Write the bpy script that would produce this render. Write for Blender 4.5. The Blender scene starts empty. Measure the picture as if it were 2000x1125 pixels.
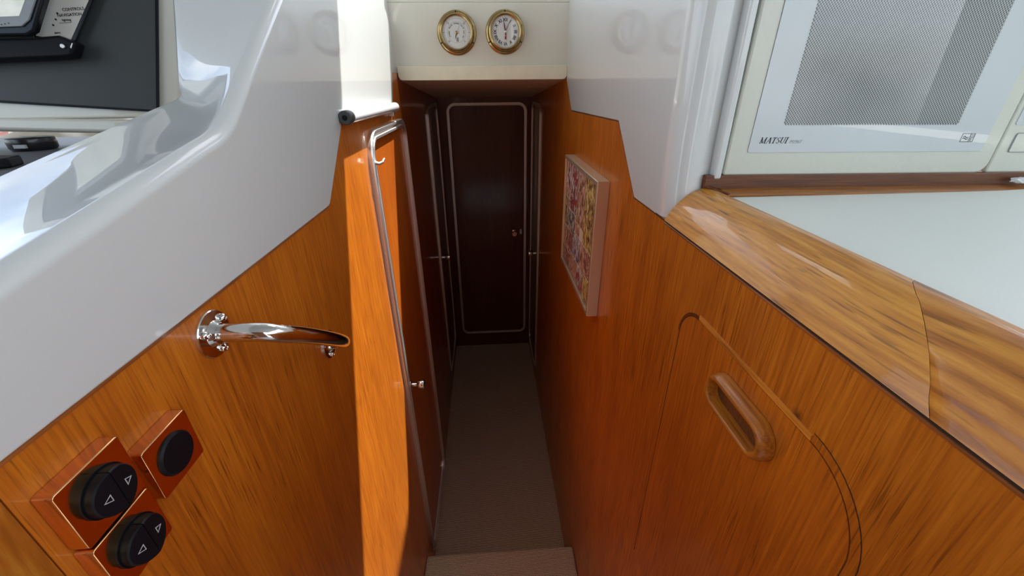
import bpy, bmesh, math, random
from mathutils import Vector, Matrix
random.seed(7)
PI = math.pi
C = bpy.context.scene.collection
V = Vector

# ------------------------------------------------------------------ camera
CX, CY = 1000.0, 562.5
VF = (945.0, 166.0)      # where the lines running forward along the corridor meet
VD = (1015.0, 2150.0)    # where plumb lines meet
F = math.sqrt(-((VF[0]-CX)*(VD[0]-CX) + (VF[1]-CY)*(VD[1]-CY)))
def _cv(p): return V((p[0]-CX, -(p[1]-CY), -F)).normalized()
yw = _cv(VF); zw = -_cv(VD); xw = yw.cross(zw).normalized()
zw = xw.cross(yw).normalized()
RW = Matrix((xw, yw, zw))            # camera space -> world
CAMZ = 1.45                          # camera height above the corridor floor
CAM = V((0, 0, CAMZ))
cd = bpy.data.cameras.new('camera'); cam = bpy.data.objects.new('camera', cd); C.objects.link(cam)
cam.matrix_world = Matrix.Translation(CAM) @ RW.to_4x4()
cd.sensor_width = 36; cd.lens = 36*F/2000; cd.clip_start = 0.01
bpy.context.scene.camera = cam
def ray(px, py): return RW @ V((px-CX, -(py-CY), -F))
def onX(px, py, X): d = ray(px, py); return d*(X/d.x) + CAM
def onY(px, py, Y): d = ray(px, py); return d*(Y/d.y) + CAM
def onZ(px, py, Z): d = ray(px, py); return d*((Z-CAMZ)/d.z) + CAM
def onP(px, py, o, n):
    d = ray(px, py); return d*((V(o)-CAM).dot(V(n))/d.dot(V(n))) + CAM
Zc = lambda z: z + CAMZ              # heights below are measured from the eye

# ------------------------------------------------------------------ materials
def newmat(name):
    m = bpy.data.materials.new(name); m.use_nodes = True
    nt = m.node_tree; b = nt.nodes['Principled BSDF']
    return m, nt, b
def setp(b, **k):
    for a, v in k.items():
        b.inputs[a.replace('_', ' ')].default_value = v
def simple(name, col, rough=0.5, metal=0.0, coat=0.0, coat_r=0.05, bump=0.0, bscale=200.0, spec=0.5, var=0.04):
    m, nt, b = newmat(name)
    setp(b, Roughness=rough, Metallic=metal, Coat_Weight=coat, Coat_Roughness=coat_r)
    b.inputs['Specular IOR Level'].default_value = spec
    N = nt.nodes; L = nt.links
    tc = N.new('ShaderNodeTexCoord'); n = N.new('ShaderNodeTexNoise'); n.inputs['Scale'].default_value = bscale
    n.inputs['Detail'].default_value = 3
    L.new(tc.outputs['Object'], n.inputs['Vector'])
    mx = N.new('ShaderNodeMix'); mx.data_type = 'RGBA'
    mx.inputs['A'].default_value = tuple(c*(1-var) for c in col) + (1,)
    mx.inputs['B'].default_value = tuple(min(1, c*(1+var)) for c in col) + (1,)
    L.new(n.outputs['Fac'], mx.inputs['Factor']); L.new(mx.outputs['Result'], b.inputs['Base Color'])
    if bump:
        bp = N.new('ShaderNodeBump'); bp.inputs['Strength'].default_value = bump; bp.inputs['Distance'].default_value = 0.001
        L.new(n.outputs['Fac'], bp.inputs['Height']); L.new(bp.outputs['Normal'], b.inputs['Normal'])
    return m
def ramp(nt, stops, inp):
    r = nt.nodes.new('ShaderNodeValToRGB'); e = r.color_ramp.elements
    while len(e) > 2: e.remove(e[-1])
    for i, (p, c) in enumerate(stops):
        if i < 2: e[i].position = p
        else: e.new(p)
        c = c if isinstance(c, tuple) else (c, c, c)
        e[i].color = tuple(c) + (1,)
    nt.links.new(inp, r.inputs['Fac']); return r.outputs['Color']
def wood(name, light, mid, dark, axis='Z', fine=330, stretch=26, pores=0.6, coat=0.45, rough=0.42, coat_r=0.10, swirl=0.0, poresize=(0.60, 0.70), knot=None, porescale=(260, 16), tilt=0.0, band=None):
    m, nt, b = newmat(name); N = nt.nodes; L = nt.links
    tc = N.new('ShaderNodeTexCoord')
    src = tc.outputs['Object']
    if tilt:
        rt = N.new('ShaderNodeMapping'); rt.inputs['Rotation'].default_value = (tilt, 0, 0)
        L.new(src, rt.inputs['Vector']); src = rt.outputs['Vector']
    if swirl:
        ns = N.new('ShaderNodeTexNoise'); ns.inputs['Scale'].default_value = 6; ns.inputs['Detail'].default_value = 1
        L.new(src, ns.inputs['Vector'])
        vm = N.new('ShaderNodeVectorMath'); vm.operation = 'MULTIPLY_ADD'
        vm.inputs[1].default_value = (swirl,)*3
        L.new(ns.outputs['Color'], vm.inputs[0]); L.new(src, vm.inputs[2]); src = vm.outputs['Vector']
    def mp(sc, along):
        k = N.new('ShaderNodeMapping')
        s = [sc, sc, sc]; s['XYZ'.index(axis)] = along
        k.inputs['Scale'].default_value = s; L.new(src, k.inputs['Vector']); return k.outputs['Vector']
    n1 = N.new('ShaderNodeTexNoise'); n1.inputs['Scale'].default_value = 1; n1.inputs['Detail'].default_value = 5; n1.inputs['Roughness'].default_value = 0.6
    L.new(mp(fine, fine/stretch), n1.inputs['Vector'])
    n2 = N.new('ShaderNodeTexNoise'); n2.inputs['Scale'].default_value = 1; n2.inputs['Detail'].default_value = 3
    L.new(mp(18, 2.5), n2.inputs['Vector'])
    a = N.new('ShaderNodeMath'); a.operation = 'MULTIPLY_ADD'; a.inputs[1].default_value = 0.68
    h = N.new('ShaderNodeMath'); h.operation = 'MULTIPLY'; h.inputs[1].default_value = 0.32
    L.new(n2.outputs['Fac'], h.inputs[0]); L.new(n1.outputs['Fac'], a.inputs[0]); L.new(h.outputs[0], a.inputs[2])
    fac = a.outputs[0]
    if band:
        w = N.new('ShaderNodeTexWave'); w.wave_type = 'RINGS'; w.rings_direction = 'SPHERICAL'
        w.inputs['Scale'].default_value = band[0]; w.inputs['Distortion'].default_value = band[1]; w.inputs['Detail'].default_value = 2; w.inputs['Detail Scale'].default_value = 1.2
        mw = N.new('ShaderNodeMapping'); mw.inputs['Location'].default_value = band[2]; mw.inputs['Scale'].default_value = band[3]
        L.new(src, mw.inputs['Vector']); L.new(mw.outputs['Vector'], w.inputs['Vector'])
        mm = N.new('ShaderNodeMix'); mm.data_type = 'FLOAT'; mm.inputs['Factor'].default_value = 0.45
        L.new(fac, mm.inputs['A']); 
        rr = ramp(nt, [(0.0, 0.35), (0.75, 0.55), (0.93, 0.72)], w.outputs['Fac'])
        L.new(rr, mm.inputs['B']); fac = mm.outputs['Result']
    col = ramp(nt, [(0.34, light), (0.5, mid), (0.70, dark)], fac)
    n3 = N.new('ShaderNodeTexNoise'); n3.inputs['Scale'].default_value = 1; n3.inputs['Detail'].default_value = 2
    L.new(mp(*porescale), n3.inputs['Vector'])
    pr = ramp(nt, [(poresize[0], 0.0), (poresize[1], 1.0)], n3.outputs['Fac'])
    n4 = N.new('ShaderNodeTexNoise'); n4.inputs['Scale'].default_value = 7
    L.new(src, n4.inputs['Vector'])
    pm = N.new('ShaderNodeMath'); pm.operation = 'MULTIPLY'
    L.new(pr, pm.inputs[0]); L.new(ramp(nt, [(0.35, 0.25*pores), (0.65, pores)], n4.outputs['Fac']), pm.inputs[1])
    mx = N.new('ShaderNodeMix'); mx.data_type = 'RGBA'
    L.new(pm.outputs[0], mx.inputs['Factor']); L.new(col, mx.inputs['A'])
    mx.inputs['B'].default_value = tuple(c*0.35 for c in dark) + (1,)
    out = mx.outputs['Result']
    if knot:
        vd = N.new('ShaderNodeVectorMath'); vd.operation = 'DISTANCE'; vd.inputs[1].default_value = knot
        L.new(tc.outputs['Object'], vd.inputs[0])
        kf = ramp(nt, [(0.0028, 1.0), (0.0046, 0.0)], vd.outputs['Value'])
        k2 = N.new('ShaderNodeMix'); k2.data_type = 'RGBA'; L.new(kf, k2.inputs['Factor']); L.new(out, k2.inputs['A'])
        k2.inputs['B'].default_value = (0.04, 0.01, 0.004, 1); out = k2.outputs['Result']
    L.new(out, b.inputs['Base Color'])
    bp = N.new('ShaderNodeBump'); bp.inputs['Strength'].default_value = 0.12; bp.inputs['Distance'].default_value = 0.0006; bp.invert = True
    L.new(pm.outputs[0], bp.inputs['Height']); L.new(bp.outputs['Normal'], b.inputs['Normal'])
    setp(b, Roughness=rough, Coat_Weight=coat, Coat_Roughness=coat_r)
    return m

M = {}
M['gel'] = simple('white_gelcoat', (0.68, 0.72, 0.71), 0.4, coat=1.0, coat_r=0.004, bscale=900, var=0.03)
M['gelw'] = simple('warm_gelcoat', (0.80, 0.79, 0.68), 0.35, coat=1.0, coat_r=0.01, bscale=700, var=0.05)
M['cream'] = simple('cream_beam', (0.93, 0.88, 0.68), 0.3, coat=0.6, coat_r=0.15, bscale=30, var=0.10)
M['headliner'] = simple('cream_headliner', (0.85, 0.77, 0.66), 0.55, bscale=300)
M['wood'] = wood('varnished_teak', (0.68, 0.215, 0.012), (0.54, 0.145, 0.008), (0.34, 0.076, 0.004), pores=0.7, porescale=(520, 20), poresize=(0.57, 0.67))
M['woodoak'] = wood('varnished_coarse_teak', (0.66, 0.22, 0.014), (0.52, 0.147, 0.008), (0.31, 0.068, 0.004), pores=0.9, porescale=(560, 15), poresize=(0.55, 0.64), coat=0.3, knot=(0.225, 0.2155, Zc(-0.2230)))
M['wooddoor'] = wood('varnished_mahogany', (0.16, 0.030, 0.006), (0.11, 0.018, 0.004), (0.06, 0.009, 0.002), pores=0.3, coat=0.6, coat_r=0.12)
M['wooddoor2'] = wood('reddish_teak_door', (0.62, 0.165, 0.008), (0.48, 0.105, 0.005), (0.30, 0.055, 0.003), pores=0.4, porescale=(520, 20))
M['oak'] = wood('varnished_oak', (0.86, 0.41, 0.045), (0.68, 0.27, 0.018), (0.30, 0.085, 0.005), axis='Y', fine=300, stretch=22, pores=0.8, porescale=(520, 22), coat_r=0.05, coat=0.7, swirl=0.01)
M['oak2'] = wood('swirled_oak', (0.80, 0.37, 0.055), (0.60, 0.225, 0.022), (0.28, 0.075, 0.007), axis='Y', fine=260, stretch=12, pores=0.6, swirl=0.04, coat_r=0.05, band=(26, 1.6, (-0.262, -0.062, -1.325), (1.0, 0.62, 1.0)))
M['oakpale'] = wood('corner_oak', (0.58, 0.24, 0.03), (0.42, 0.13, 0.01), (0.25, 0.06, 0.004), axis='Z', fine=200, stretch=10, pores=0.5, swirl=0.03)
M['darkwood'] = wood('dark_wood', (0.24, 0.085, 0.020), (0.15, 0.045, 0.010), (0.06, 0.018, 0.005), axis='X', pores=0.5, coat=0.12)
M['trimwood'] = wood('oak_ledge', (0.46, 0.19, 0.025), (0.34, 0.12, 0.012), (0.15, 0.045, 0.006), axis='X', pores=0.5, coat=0.12)
M['beadwood'] = wood('reddish_bead', (0.40, 0.14, 0.035), (0.28, 0.085, 0.018), (0.12, 0.03, 0.008), axis='Y', pores=0.3)
M['steel'] = simple('polished_steel', (0.72, 0.71, 0.69), 0.09, 1.0, bscale=500)
M['alu'] = simple('satin_aluminium', (0.82, 0.81, 0.78), 0.42, 1.0, bscale=700, var=0.08)
M['brass'] = simple('aged_brass', (0.42, 0.31, 0.14), 0.22, 1.0, bscale=90, var=0.25)
M['bronze'] = simple('rose_gold_plate', (0.88, 0.52, 0.24), 0.16, 1.0, bscale=60, var=0.08)
M['black'] = simple('black_rubber', (0.006, 0.007, 0.010), 0.42, bscale=800, bump=0.05, spec=0.2)
M['blackgloss'] = simple('black_plastic', (0.012, 0.013, 0.016), 0.22, bscale=800)
M['gap'] = simple('dark_joint_and_shade', (0.03, 0.017, 0.010), 0.6)
M['dash'] = simple('charcoal_textured_panel', (0.052, 0.060, 0.060), 0.42, bscale=1400, bump=0.15, var=0.12)
M['shelf'] = simple('grey_textured_shelf', (0.10, 0.105, 0.118), 0.5, bscale=1600, bump=0.25, var=0.15)
M['white'] = simple('white_plastic', (0.78, 0.80, 0.82), 0.25, coat=0.5)
M['mwwhite'] = simple('cream_white_enamel', (0.66, 0.69, 0.60), 0.3, coat=0.5, coat_r=0.1)
M['mwglass'] = simple('white_printed_glass', (0.60, 0.66, 0.68), 0.5, coat=1.0, coat_r=0.01, bscale=2000, var=0.02)
M['counter'] = simple('white_laminate', (0.88, 0.93, 0.85), 0.42, bscale=700, var=0.04)
M['greycap'] = simple('grey_plastic', (0.06, 0.065, 0.07), 0.4)
M['ink'] = simple('dark_print', (0.02, 0.02, 0.025), 0.5)
M['greyink'] = simple('grey_print', (0.30, 0.32, 0.33), 0.5)
M['paleink'] = simple('pale_print', (0.55, 0.55, 0.55), 0.5)
M['red'] = simple('red_enamel', (0.45, 0.02, 0.04), 0.3)
M['dial'] = simple('dial_white', (0.80, 0.82, 0.80), 0.5)
M['greyplastic'] = simple('grey_bezel', (0.34, 0.37, 0.39), 0.35)
M['paper'] = simple('leaflet_paper', (0.82, 0.80, 0.74), 0.6)
M['seat'] = simple('grey_upholstery', (0.16, 0.16, 0.165), 0.7, bscale=300, bump=0.3)
M['deck'] = simple('pale_deck', (0.62, 0.62, 0.60), 0.6, bscale=60)
M['red2'] = simple('red_pencil_paint', (0.6, 0.06, 0.04), 0.35)

def screenmat():
    m, nt, b = newmat('lit_map_screen')
    n = nt.nodes.new('ShaderNodeTexNoise'); n.inputs['Scale'].default_value = 60
    tc = nt.nodes.new('ShaderNodeTexCoord'); nt.links.new(tc.outputs['Object'], n.inputs['Vector'])
    c = ramp(nt, [(0.35, (0.62, 0.66, 0.58)), (0.6, (0.74, 0.76, 0.70))], n.outputs['Fac'])
    nt.links.new(c, b.inputs['Base Color']); setp(b, Roughness=0.3)
    nt.links.new(c, b.inputs['Emission Color']); b.inputs['Emission Strength'].default_value = 0.25
    return m
M['screen'] = screenmat()

def glass(name, rough=0.0):
    m, nt, b = newmat(name)
    for n in list(nt.nodes):
        if n.type != 'OUTPUT_MATERIAL': nt.nodes.remove(n)
    t = nt.nodes.new('ShaderNodeBsdfTransparent'); g = nt.nodes.new('ShaderNodeBsdfGlossy'); g.inputs['Roughness'].default_value = rough
    lw = nt.nodes.new('ShaderNodeLayerWeight'); pw = nt.nodes.new('ShaderNodeMath'); pw.operation = 'POWER'; pw.inputs[1].default_value = 5
    nt.links.new(lw.outputs['Facing'], pw.inputs[0]); f = nt.nodes.new('ShaderNodeMath'); f.operation = 'MULTIPLY_ADD'; f.inputs[1].default_value = 0.6; f.inputs[2].default_value = 0.04
    nt.links.new(pw.outputs[0], f.inputs[0])
    mx = nt.nodes.new('ShaderNodeMixShader')
    nt.links.new(f.outputs[0], mx.inputs[0]); nt.links.new(t.outputs[0], mx.inputs[1]); nt.links.new(g.outputs[0], mx.inputs[2])
    nt.links.new(mx.outputs[0], nt.nodes['Material Output'].inputs[0])
    return m
M['glass'] = glass('clear_glass')

def carpetmat():
    m, nt, b = newmat('brown_ribbed_carpet'); N = nt.nodes; L = nt.links
    tc = N.new('ShaderNodeTexCoord')
    w = N.new('ShaderNodeTexWave'); w.bands_direction = 'Y'; w.inputs['Scale'].default_value = 75; w.inputs['Distortion'].default_value = 1.5; w.inputs['Detail'].default_value = 3; w.inputs['Detail Scale'].default_value = 3
    L.new(tc.outputs['Object'], w.inputs['Vector'])
    n = N.new('ShaderNodeTexNoise'); n.inputs['Scale'].default_value = 420; n.inputs['Detail'].default_value = 3
    L.new(tc.outputs['Object'], n.inputs['Vector'])
    a = N.new('ShaderNodeMath'); a.operation = 'MULTIPLY'; L.new(w.outputs['Fac'], a.inputs[0]); L.new(n.outputs['Fac'], a.inputs[1])
    c = ramp(nt, [(0.04, (0.22, 0.165, 0.115)), (0.25, (0.62, 0.49, 0.36)), (0.5, (0.85, 0.70, 0.53))], a.outputs[0])
    L.new(c, b.inputs['Base Color']); setp(b, Roughness=0.95)
    b.inputs['Specular IOR Level'].default_value = 0.1
    bp = N.new('ShaderNodeBump'); bp.inputs['Strength'].default_value = 0.7; bp.inputs['Distance'].default_value = 0.003
    L.new(a.outputs[0], bp.inputs['Height']); L.new(bp.outputs['Normal'], b.inputs['Normal'])
    return m
M['carpet'] = carpetmat()

def meshmat(pitch=0.0023):
    # perforated oven screen seen behind the glass: dark round holes on a staggered grid
    m, nt, b = newmat('perforated_window_screen'); N = nt.nodes; L = nt.links
    tc = N.new('ShaderNodeTexCoord'); mp = N.new('ShaderNodeMapping')
    mp.inputs['Rotation'].default_value = (0, PI/4, 0); mp.inputs['Scale'].default_value = (1/pitch,)*3
    L.new(tc.outputs['Object'], mp.inputs['Vector'])
    fr = N.new('ShaderNodeVectorMath'); fr.operation = 'FRACTION'; L.new(mp.outputs['Vector'], fr.inputs[0])
    sp = N.new('ShaderNodeSeparateXYZ'); L.new(fr.outputs['Vector'], sp.inputs[0])
    def sq(o):
        s = N.new('ShaderNodeMath'); s.operation = 'SUBTRACT'; s.inputs[1].default_value = 0.5; L.new(o, s.inputs[0])
        q = N.new('ShaderNodeMath'); q.operation = 'MULTIPLY'; L.new(s.outputs[0], q.inputs[0]); L.new(s.outputs[0], q.inputs[1]); return q.outputs[0]
    ad = N.new('ShaderNodeMath'); ad.operation = 'ADD'; L.new(sq(sp.outputs['X']), ad.inputs[0]); L.new(sq(sp.outputs['Z']), ad.inputs[1])
    c = ramp(nt, [(0.16, (0.05, 0.06, 0.06)), (0.195, (0.46, 0.50, 0.50))], ad.outputs[0])
    L.new(c, b.inputs['Base Color']); setp(b, Roughness=0.5, Coat_Weight=1.0, Coat_Roughness=0.005)
    b.inputs['Coat IOR'].default_value = 1.6
    return m
M['mesh'] = meshmat()

def photomat(i, cols, sc):
    m, nt, b = newmat('photo_print_%s' % i); N = nt.nodes; L = nt.links
    tc = N.new('ShaderNodeTexCoord'); n = N.new('ShaderNodeTexNoise'); n.inputs['Scale'].default_value = sc; n.inputs['Detail'].default_value = 2.5; n.inputs['Distortion'].default_value = 0.8
    mp = N.new('ShaderNodeMapping'); mp.inputs['Location'].default_value = (i*3.1, i*1.7, i*0.9); mp.inputs['Scale'].default_value = (1, 1, 0.55)
    L.new(tc.outputs['Object'], mp.inputs['Vector']); L.new(mp.outputs['Vector'], n.inputs['Vector'])
    k = len(cols); st = [(0.40+0.20*j/(k-1), c) for j, c in enumerate(cols)]
    r = nt.nodes.new('ShaderNodeValToRGB'); r.color_ramp.interpolation = 'B_SPLINE'; e = r.color_ramp.elements
    for j, (p, c) in enumerate(st):
        if j < 2: e[j].position = p
        else: e.new(p)
        e[j].color = tuple(min(0.9, x*1.9+0.01) for x in c) + (1,)
    L.new(n.outputs['Fac'], r.inputs['Fac']); L.new(r.outputs['Color'], b.inputs['Base Color']); setp(b, Roughness=0.35)
    return m
PC = [[(0.03, 0.03, 0.04), (0.42, 0.16, 0.10), (0.55, 0.50, 0.46)],
      [(0.30, 0.03, 0.04), (0.05, 0.05, 0.07), (0.60, 0.60, 0.60)],
      [(0.05, 0.04, 0.03), (0.50, 0.24, 0.15), (0.22, 0.14, 0.14), (0.55, 0.42, 0.36)],
      [(0.04, 0.03, 0.02), (0.33, 0.19, 0.06), (0.60, 0.46, 0.20)],
      [(0.03, 0.03, 0.035), (0.16, 0.16, 0.17), (0.65, 0.65, 0.66)],
      [(0.04, 0.06, 0.22), (0.12, 0.10, 0.12), (0.42, 0.40, 0.42), (0.7, 0.7, 0.72)],
      [(0.05, 0.03, 0.03), (0.32, 0.09, 0.06), (0.10, 0.08, 0.10), (0.55, 0.36, 0.30)]]
PM = [photomat(i, c, 80+12*i) for i, c in enumerate(PC)]

# ------------------------------------------------------------------ mesh helpers
def BM(): return bmesh.new()
def box(bm, lo, hi):
    x0, y0, z0 = lo; x1, y1, z1 = hi
    v = [bm.verts.new(p) for p in [(x0,y0,z0),(x1,y0,z0),(x1,y1,z0),(x0,y1,z0),(x0,y0,z1),(x1,y0,z1),(x1,y1,z1),(x0,y1,z1)]]
    for f in [(0,3,2,1),(4,5,6,7),(0,1,5,4),(1,2,6,5),(2,3,7,6),(3,0,4,7)]: bm.faces.new([v[i] for i in f])
    return bm
def prism(bm, pts, vec):
    vec = V(vec)
    a = [bm.verts.new(V(p)) for p in pts]; b = [bm.verts.new(V(p)+vec) for p in pts]
    n = len(pts)
    bm.faces.new(a); bm.faces.new(b[::-1])
    for i in range(n): bm.faces.new([a[i], b[i], b[(i+1) % n], a[(i+1) % n]])
    return bm
def sweep(bm, path, n, prof, closed=False, cap=True):
    """prof: (s,h): s sideways (tangent x n), h along n."""
    n = V(n).normalized(); path = [V(p) for p in path]; rows = []
    N = len(path)
    for i, p in enumerate(path):
        if closed: t0 = (p-path[i-1]).normalized(); t1 = (path[(i+1) % N]-p).normalized()
        else:
            t0 = (p-path[max(i-1, 0)]); t1 = (path[min(i+1, N-1)]-p)
            t0 = t0.normalized() if t0.length > 1e-9 else t1.normalized(); t1 = t1.normalized() if t1.length > 1e-9 else t0
        t = (t0+t1).normalized(); s = t.cross(n).normalized()
        k = 1/max(0.5, t.dot(t0))
        rows.append([bm.verts.new(p+s*a*k+n*h) for a, h in prof])
    m = len(prof)
    for i in range(N if closed else N-1):
        A = rows[i]; B = rows[(i+1) % N]
        for j in range(m): bm.faces.new([A[j], A[(j+1) % m], B[(j+1) % m], B[j]])
    if not closed and cap: bm.faces.new(rows[0][::-1]); bm.faces.new(rows[-1])
    return bm
def tube(bm, path, r, seg=20, cap=True):
    path = [V(p) for p in path]; N = len(path); rr = r if isinstance(r, (list, tuple)) else [r]*N
    t = (path[1]-path[0]).normalized(); u = t.orthogonal().normalized(); rows = []
    for i, p in enumerate(path):
        tt = (path[min(i+1, N-1)]-path[max(i-1, 0)]).normalized()
        u = (u-tt*u.dot(tt)).normalized(); w = tt.cross(u)
        rows.append([bm.verts.new(p+(u*math.cos(2*PI*j/seg)+w*math.sin(2*PI*j/seg))*rr[i]) for j in range(seg)])
    for i in range(N-1):
        for j in range(seg): bm.faces.new([rows[i][j], rows[i][(j+1) % seg], rows[i+1][(j+1) % seg], rows[i+1][j]])
    if cap: bm.faces.new(rows[0][::-1]); bm.faces.new(rows[-1])
    return bm
def lathe(bm, c, ax, prof, seg=48):
    c = V(c); ax = V(ax).normalized(); u = ax.orthogonal().normalized(); w = ax.cross(u); rows = []
    for r, h in prof:
        if r < 1e-7: rows.append([bm.verts.new(c+ax*h)])
        else: rows.append([bm.verts.new(c+ax*h+(u*math.cos(2*PI*j/seg)+w*math.sin(2*PI*j/seg))*r) for j in range(seg)])
    for i in range(len(rows)-1):
        A, B = rows[i], rows[i+1]
        for j in range(seg):
            k = (j+1) % seg
            if len(A) == 1 and len(B) == 1: continue
            if len(A) == 1: bm.faces.new([A[0], B[k], B[j]])
            elif len(B) == 1: bm.faces.new([A[j], A[k], B[0]])
            else: bm.faces.new([A[j], A[k], B[k], B[j]])
    return bm
def cr(P, n):
    """Catmull-Rom through P (Vectors), n samples per span."""
    P = [V(p) for p in P]; out = []
    Q = [P[0]*2-P[1]] + P + [P[-1]*2-P[-2]]
    for i in range(1, len(Q)-2):
        a, b, c, d = Q[i-1:i+3]
        for j in range(n):
            t = j/n
            out.append(0.5*((2*b)+(c-a)*t+(2*a-5*b+4*c-d)*t*t+(3*b-a-3*c+d)*t**3))
    out.append(P[-1]); return out
ORG = {}
def obj(name, bm, mat, parent=None, bevel=0, seg=3, smooth=40, merge=True):
    o0 = V(ORG[parent.name]) if parent else V((0, 0, 0))
    if merge: bmesh.ops.remove_doubles(bm, verts=bm.verts, dist=1e-6)
    bmesh.ops.recalc_face_normals(bm, faces=bm.faces)
    me = bpy.data.meshes.new(name)
    for v in bm.verts: v.co -= o0
    bm.to_mesh(me); bm.free()
    o = bpy.data.objects.new(name, me); C.objects.link(o)
    me.materials.append(M[mat] if isinstance(mat, str) else mat)
    if parent: o.parent = parent; ORG[o.name] = tuple(o0)
    else: ORG[o.name] = (0, 0, 0)
    if smooth:
        for p in me.polygons: p.use_smooth = True
        me.set_sharp_from_angle(angle=math.radians(smooth))
    if bevel:
        b = o.modifiers.new('bevel', 'BEVEL'); b.width = bevel; b.segments = seg; b.limit_method = 'ANGLE'; b.angle_limit = math.radians(35)
        b.harden_normals = True
    return o
def thing(name, label, cat, loc, group=None, kind=None):
    o = bpy.data.objects.new(name, None); C.objects.link(o); o.location = loc; o.empty_display_size = 0.02
    ORG[o.name] = tuple(loc)
    if kind: o['kind'] = kind
    if label: o['label'] = label
    if cat: o['category'] = cat
    if group: o['group'] = group
    return o
def tag(o, label, cat, group=None):
    o['label'] = label; o['category'] = cat
    if group: o['group'] = group
    return o
def struct(name, bm, mat, label, cat, **k):
    o = obj(name, bm, mat, **k); o['kind'] = 'structure'; tag(o, label, cat); return o
def lettering(name, s, size, o, xd, yd, mat, parent, shear=0, bold=0, align='CENTER', depth=0.0002, space=1.0):
    """real raised lettering, o = baseline point, xd/yd = reading and up directions"""
    cu = bpy.data.curves.new('t', 'FONT'); cu.body = s; cu.size = size; cu.shear = shear; cu.offset = bold; cu.align_x = align; cu.align_y = 'CENTER'
    cu.space_character = space; cu.resolution_u = 3
    to = bpy.data.objects.new('t', cu); C.objects.link(to)
    me = bpy.data.meshes.new_from_object(to.evaluated_get(bpy.context.evaluated_depsgraph_get()))
    bpy.data.objects.remove(to); bpy.data.curves.remove(cu)
    bm = BM(); bm.from_mesh(me); bpy.data.meshes.remove(me)
    xd = V(xd).normalized(); yd = V(yd).normalized(); n = xd.cross(yd); o = V(o)
    for v in bm.verts: v.co = o + xd*v.co.x + yd*v.co.y
    g = bmesh.ops.extrude_face_region(bm, geom=bm.faces[:])
    for v in [e for e in g['geom'] if isinstance(e, bmesh.types.BMVert)]: v.co += n*depth
    return bm
def rrect(u0, u1, v0, v1, r, n=8, rs=None):
    rs = rs or [r]*4; out = []
    for (cx, cy, a0), q in zip([(u1, v1, 0), (u0, v1, 90), (u0, v0, 180), (u1, v0, 270)], rs):
        sx = -1 if cx == u1 else 1; sy = -1 if cy == v1 else 1
        for k in range(n+1):
            a = math.radians(a0+90*k/n); out.append((cx+sx*q+q*math.cos(a), cy+sy*q+q*math.sin(a)))
    return out
WL, WR = -0.225, 0.225      # faces of the two side walls
YH = 1.23                   # face of the header over the corridor
YE = 2.12                   # end wall

# ------------------------------------------------------------------ wood walls, floor, ceiling
bm = BM(); box(bm, (-0.30, 0.70, -0.03), (0.30, YE+0.02, 0.0))
struct('floor', bm, 'carpet', 'brown ribbed carpet on the narrow corridor floor', 'floor')
bm = BM(); box(bm, (WL, -0.35, Zc(-1.283)-0.17+0.003), (WR, 0.76, Zc(-1.283)))
st = obj('carpeted_step', bm, 'carpet', bevel=0.008); tag(st, 'step covered in brown ribbed carpet at the near end of the corridor', 'step')

def yz(X, pts): return [(X, y, Zc(z)) for y, z in pts]
# left wood wall: stops below the white moulding, reaches the ceiling inside the corridor
bm = BM(); prism(bm, yz(WL, [(0.1362, -1.45), (1.2085, -1.45), (1.2085, 0.03), (1.13, 0.03), (1.10, -0.04), (0.69, -0.04), (0.575, -0.14), (0.1362, -0.14)]), (-0.02, 0, 0))
struct('wall_left', bm, 'wood', 'orange-brown varnished wood wall on the left of the corridor', 'wall', smooth=0)
M['woodfwd'] = wood('darker_redbrown_wood', (0.34, 0.080, 0.007), (0.26, 0.052, 0.005), (0.15, 0.026, 0.003), pores=0.3, coat=0.6, porescale=(520, 20))  # darker red-brown wood tone for the wall past the near door
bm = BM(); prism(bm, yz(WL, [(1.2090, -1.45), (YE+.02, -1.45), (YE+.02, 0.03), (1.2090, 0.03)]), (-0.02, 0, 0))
struct('wall_left_forward', bm, 'woodfwd', 'darker red-brown wood wall deep in the corridor on the left', 'wall', smooth=0)
bm = BM(); prism(bm, yz(WL, [(-0.35, -1.45), (0.1354, -1.45), (0.1354, -0.14), (-0.35, -0.14)]), (-0.02, 0, 0))
struct('trim_1', bm, 'oakpale', 'oak corner post at the lower left edge', 'post', smooth=0)
bm = BM()
RWALL = [(-0.35, -1.45), (YE+.02, -1.45), (YE+.02, 0.03), (1.20, 0.03), (1.14, -0.050), (0.715, -0.045), (0.60, -0.149), (0.53, -0.1525), (0.522, -0.1568), (-0.35, -0.1572)]
prism(bm, yz(WR, RWALL), (0.02, 0, 0))
rwall = struct('wall_right', bm, 'woodoak', 'orange-brown varnished wood wall on the right with coarse grain', 'wall', smooth=0)
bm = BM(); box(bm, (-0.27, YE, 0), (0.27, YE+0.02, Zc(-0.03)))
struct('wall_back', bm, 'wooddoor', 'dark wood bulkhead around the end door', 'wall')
# ceiling of the corridor: four lining boards with fine seams
bm = BM()
def cz(y): return Zc(0.014 + (y-YH)/(YE-YH)*(-0.066))
ys = [YH+0.012, 1.548, 1.552, YE]
for x0, x1 in ((-0.26, -0.0012), (0.0012, 0.26)):
    for a, b in ((ys[0], ys[1]), (ys[2], ys[3])):
        prism(bm, [(x0, a, cz(a)), (x1, a, cz(a)), (x1, b, cz(b)), (x0, b, cz(b))], (0, 0, 0.01))
prism(bm, [(-0.26, ys[0], cz(ys[0])+0.004), (0.26, ys[0], cz(ys[0])+0.004), (0.26, YE, cz(YE)+0.004), (-0.26, YE, cz(YE)+0.004)], (0, 0, 0.012))
struct('ceiling', bm, 'headliner', 'cream lining boards over the corridor', 'ceiling', smooth=0)

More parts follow.
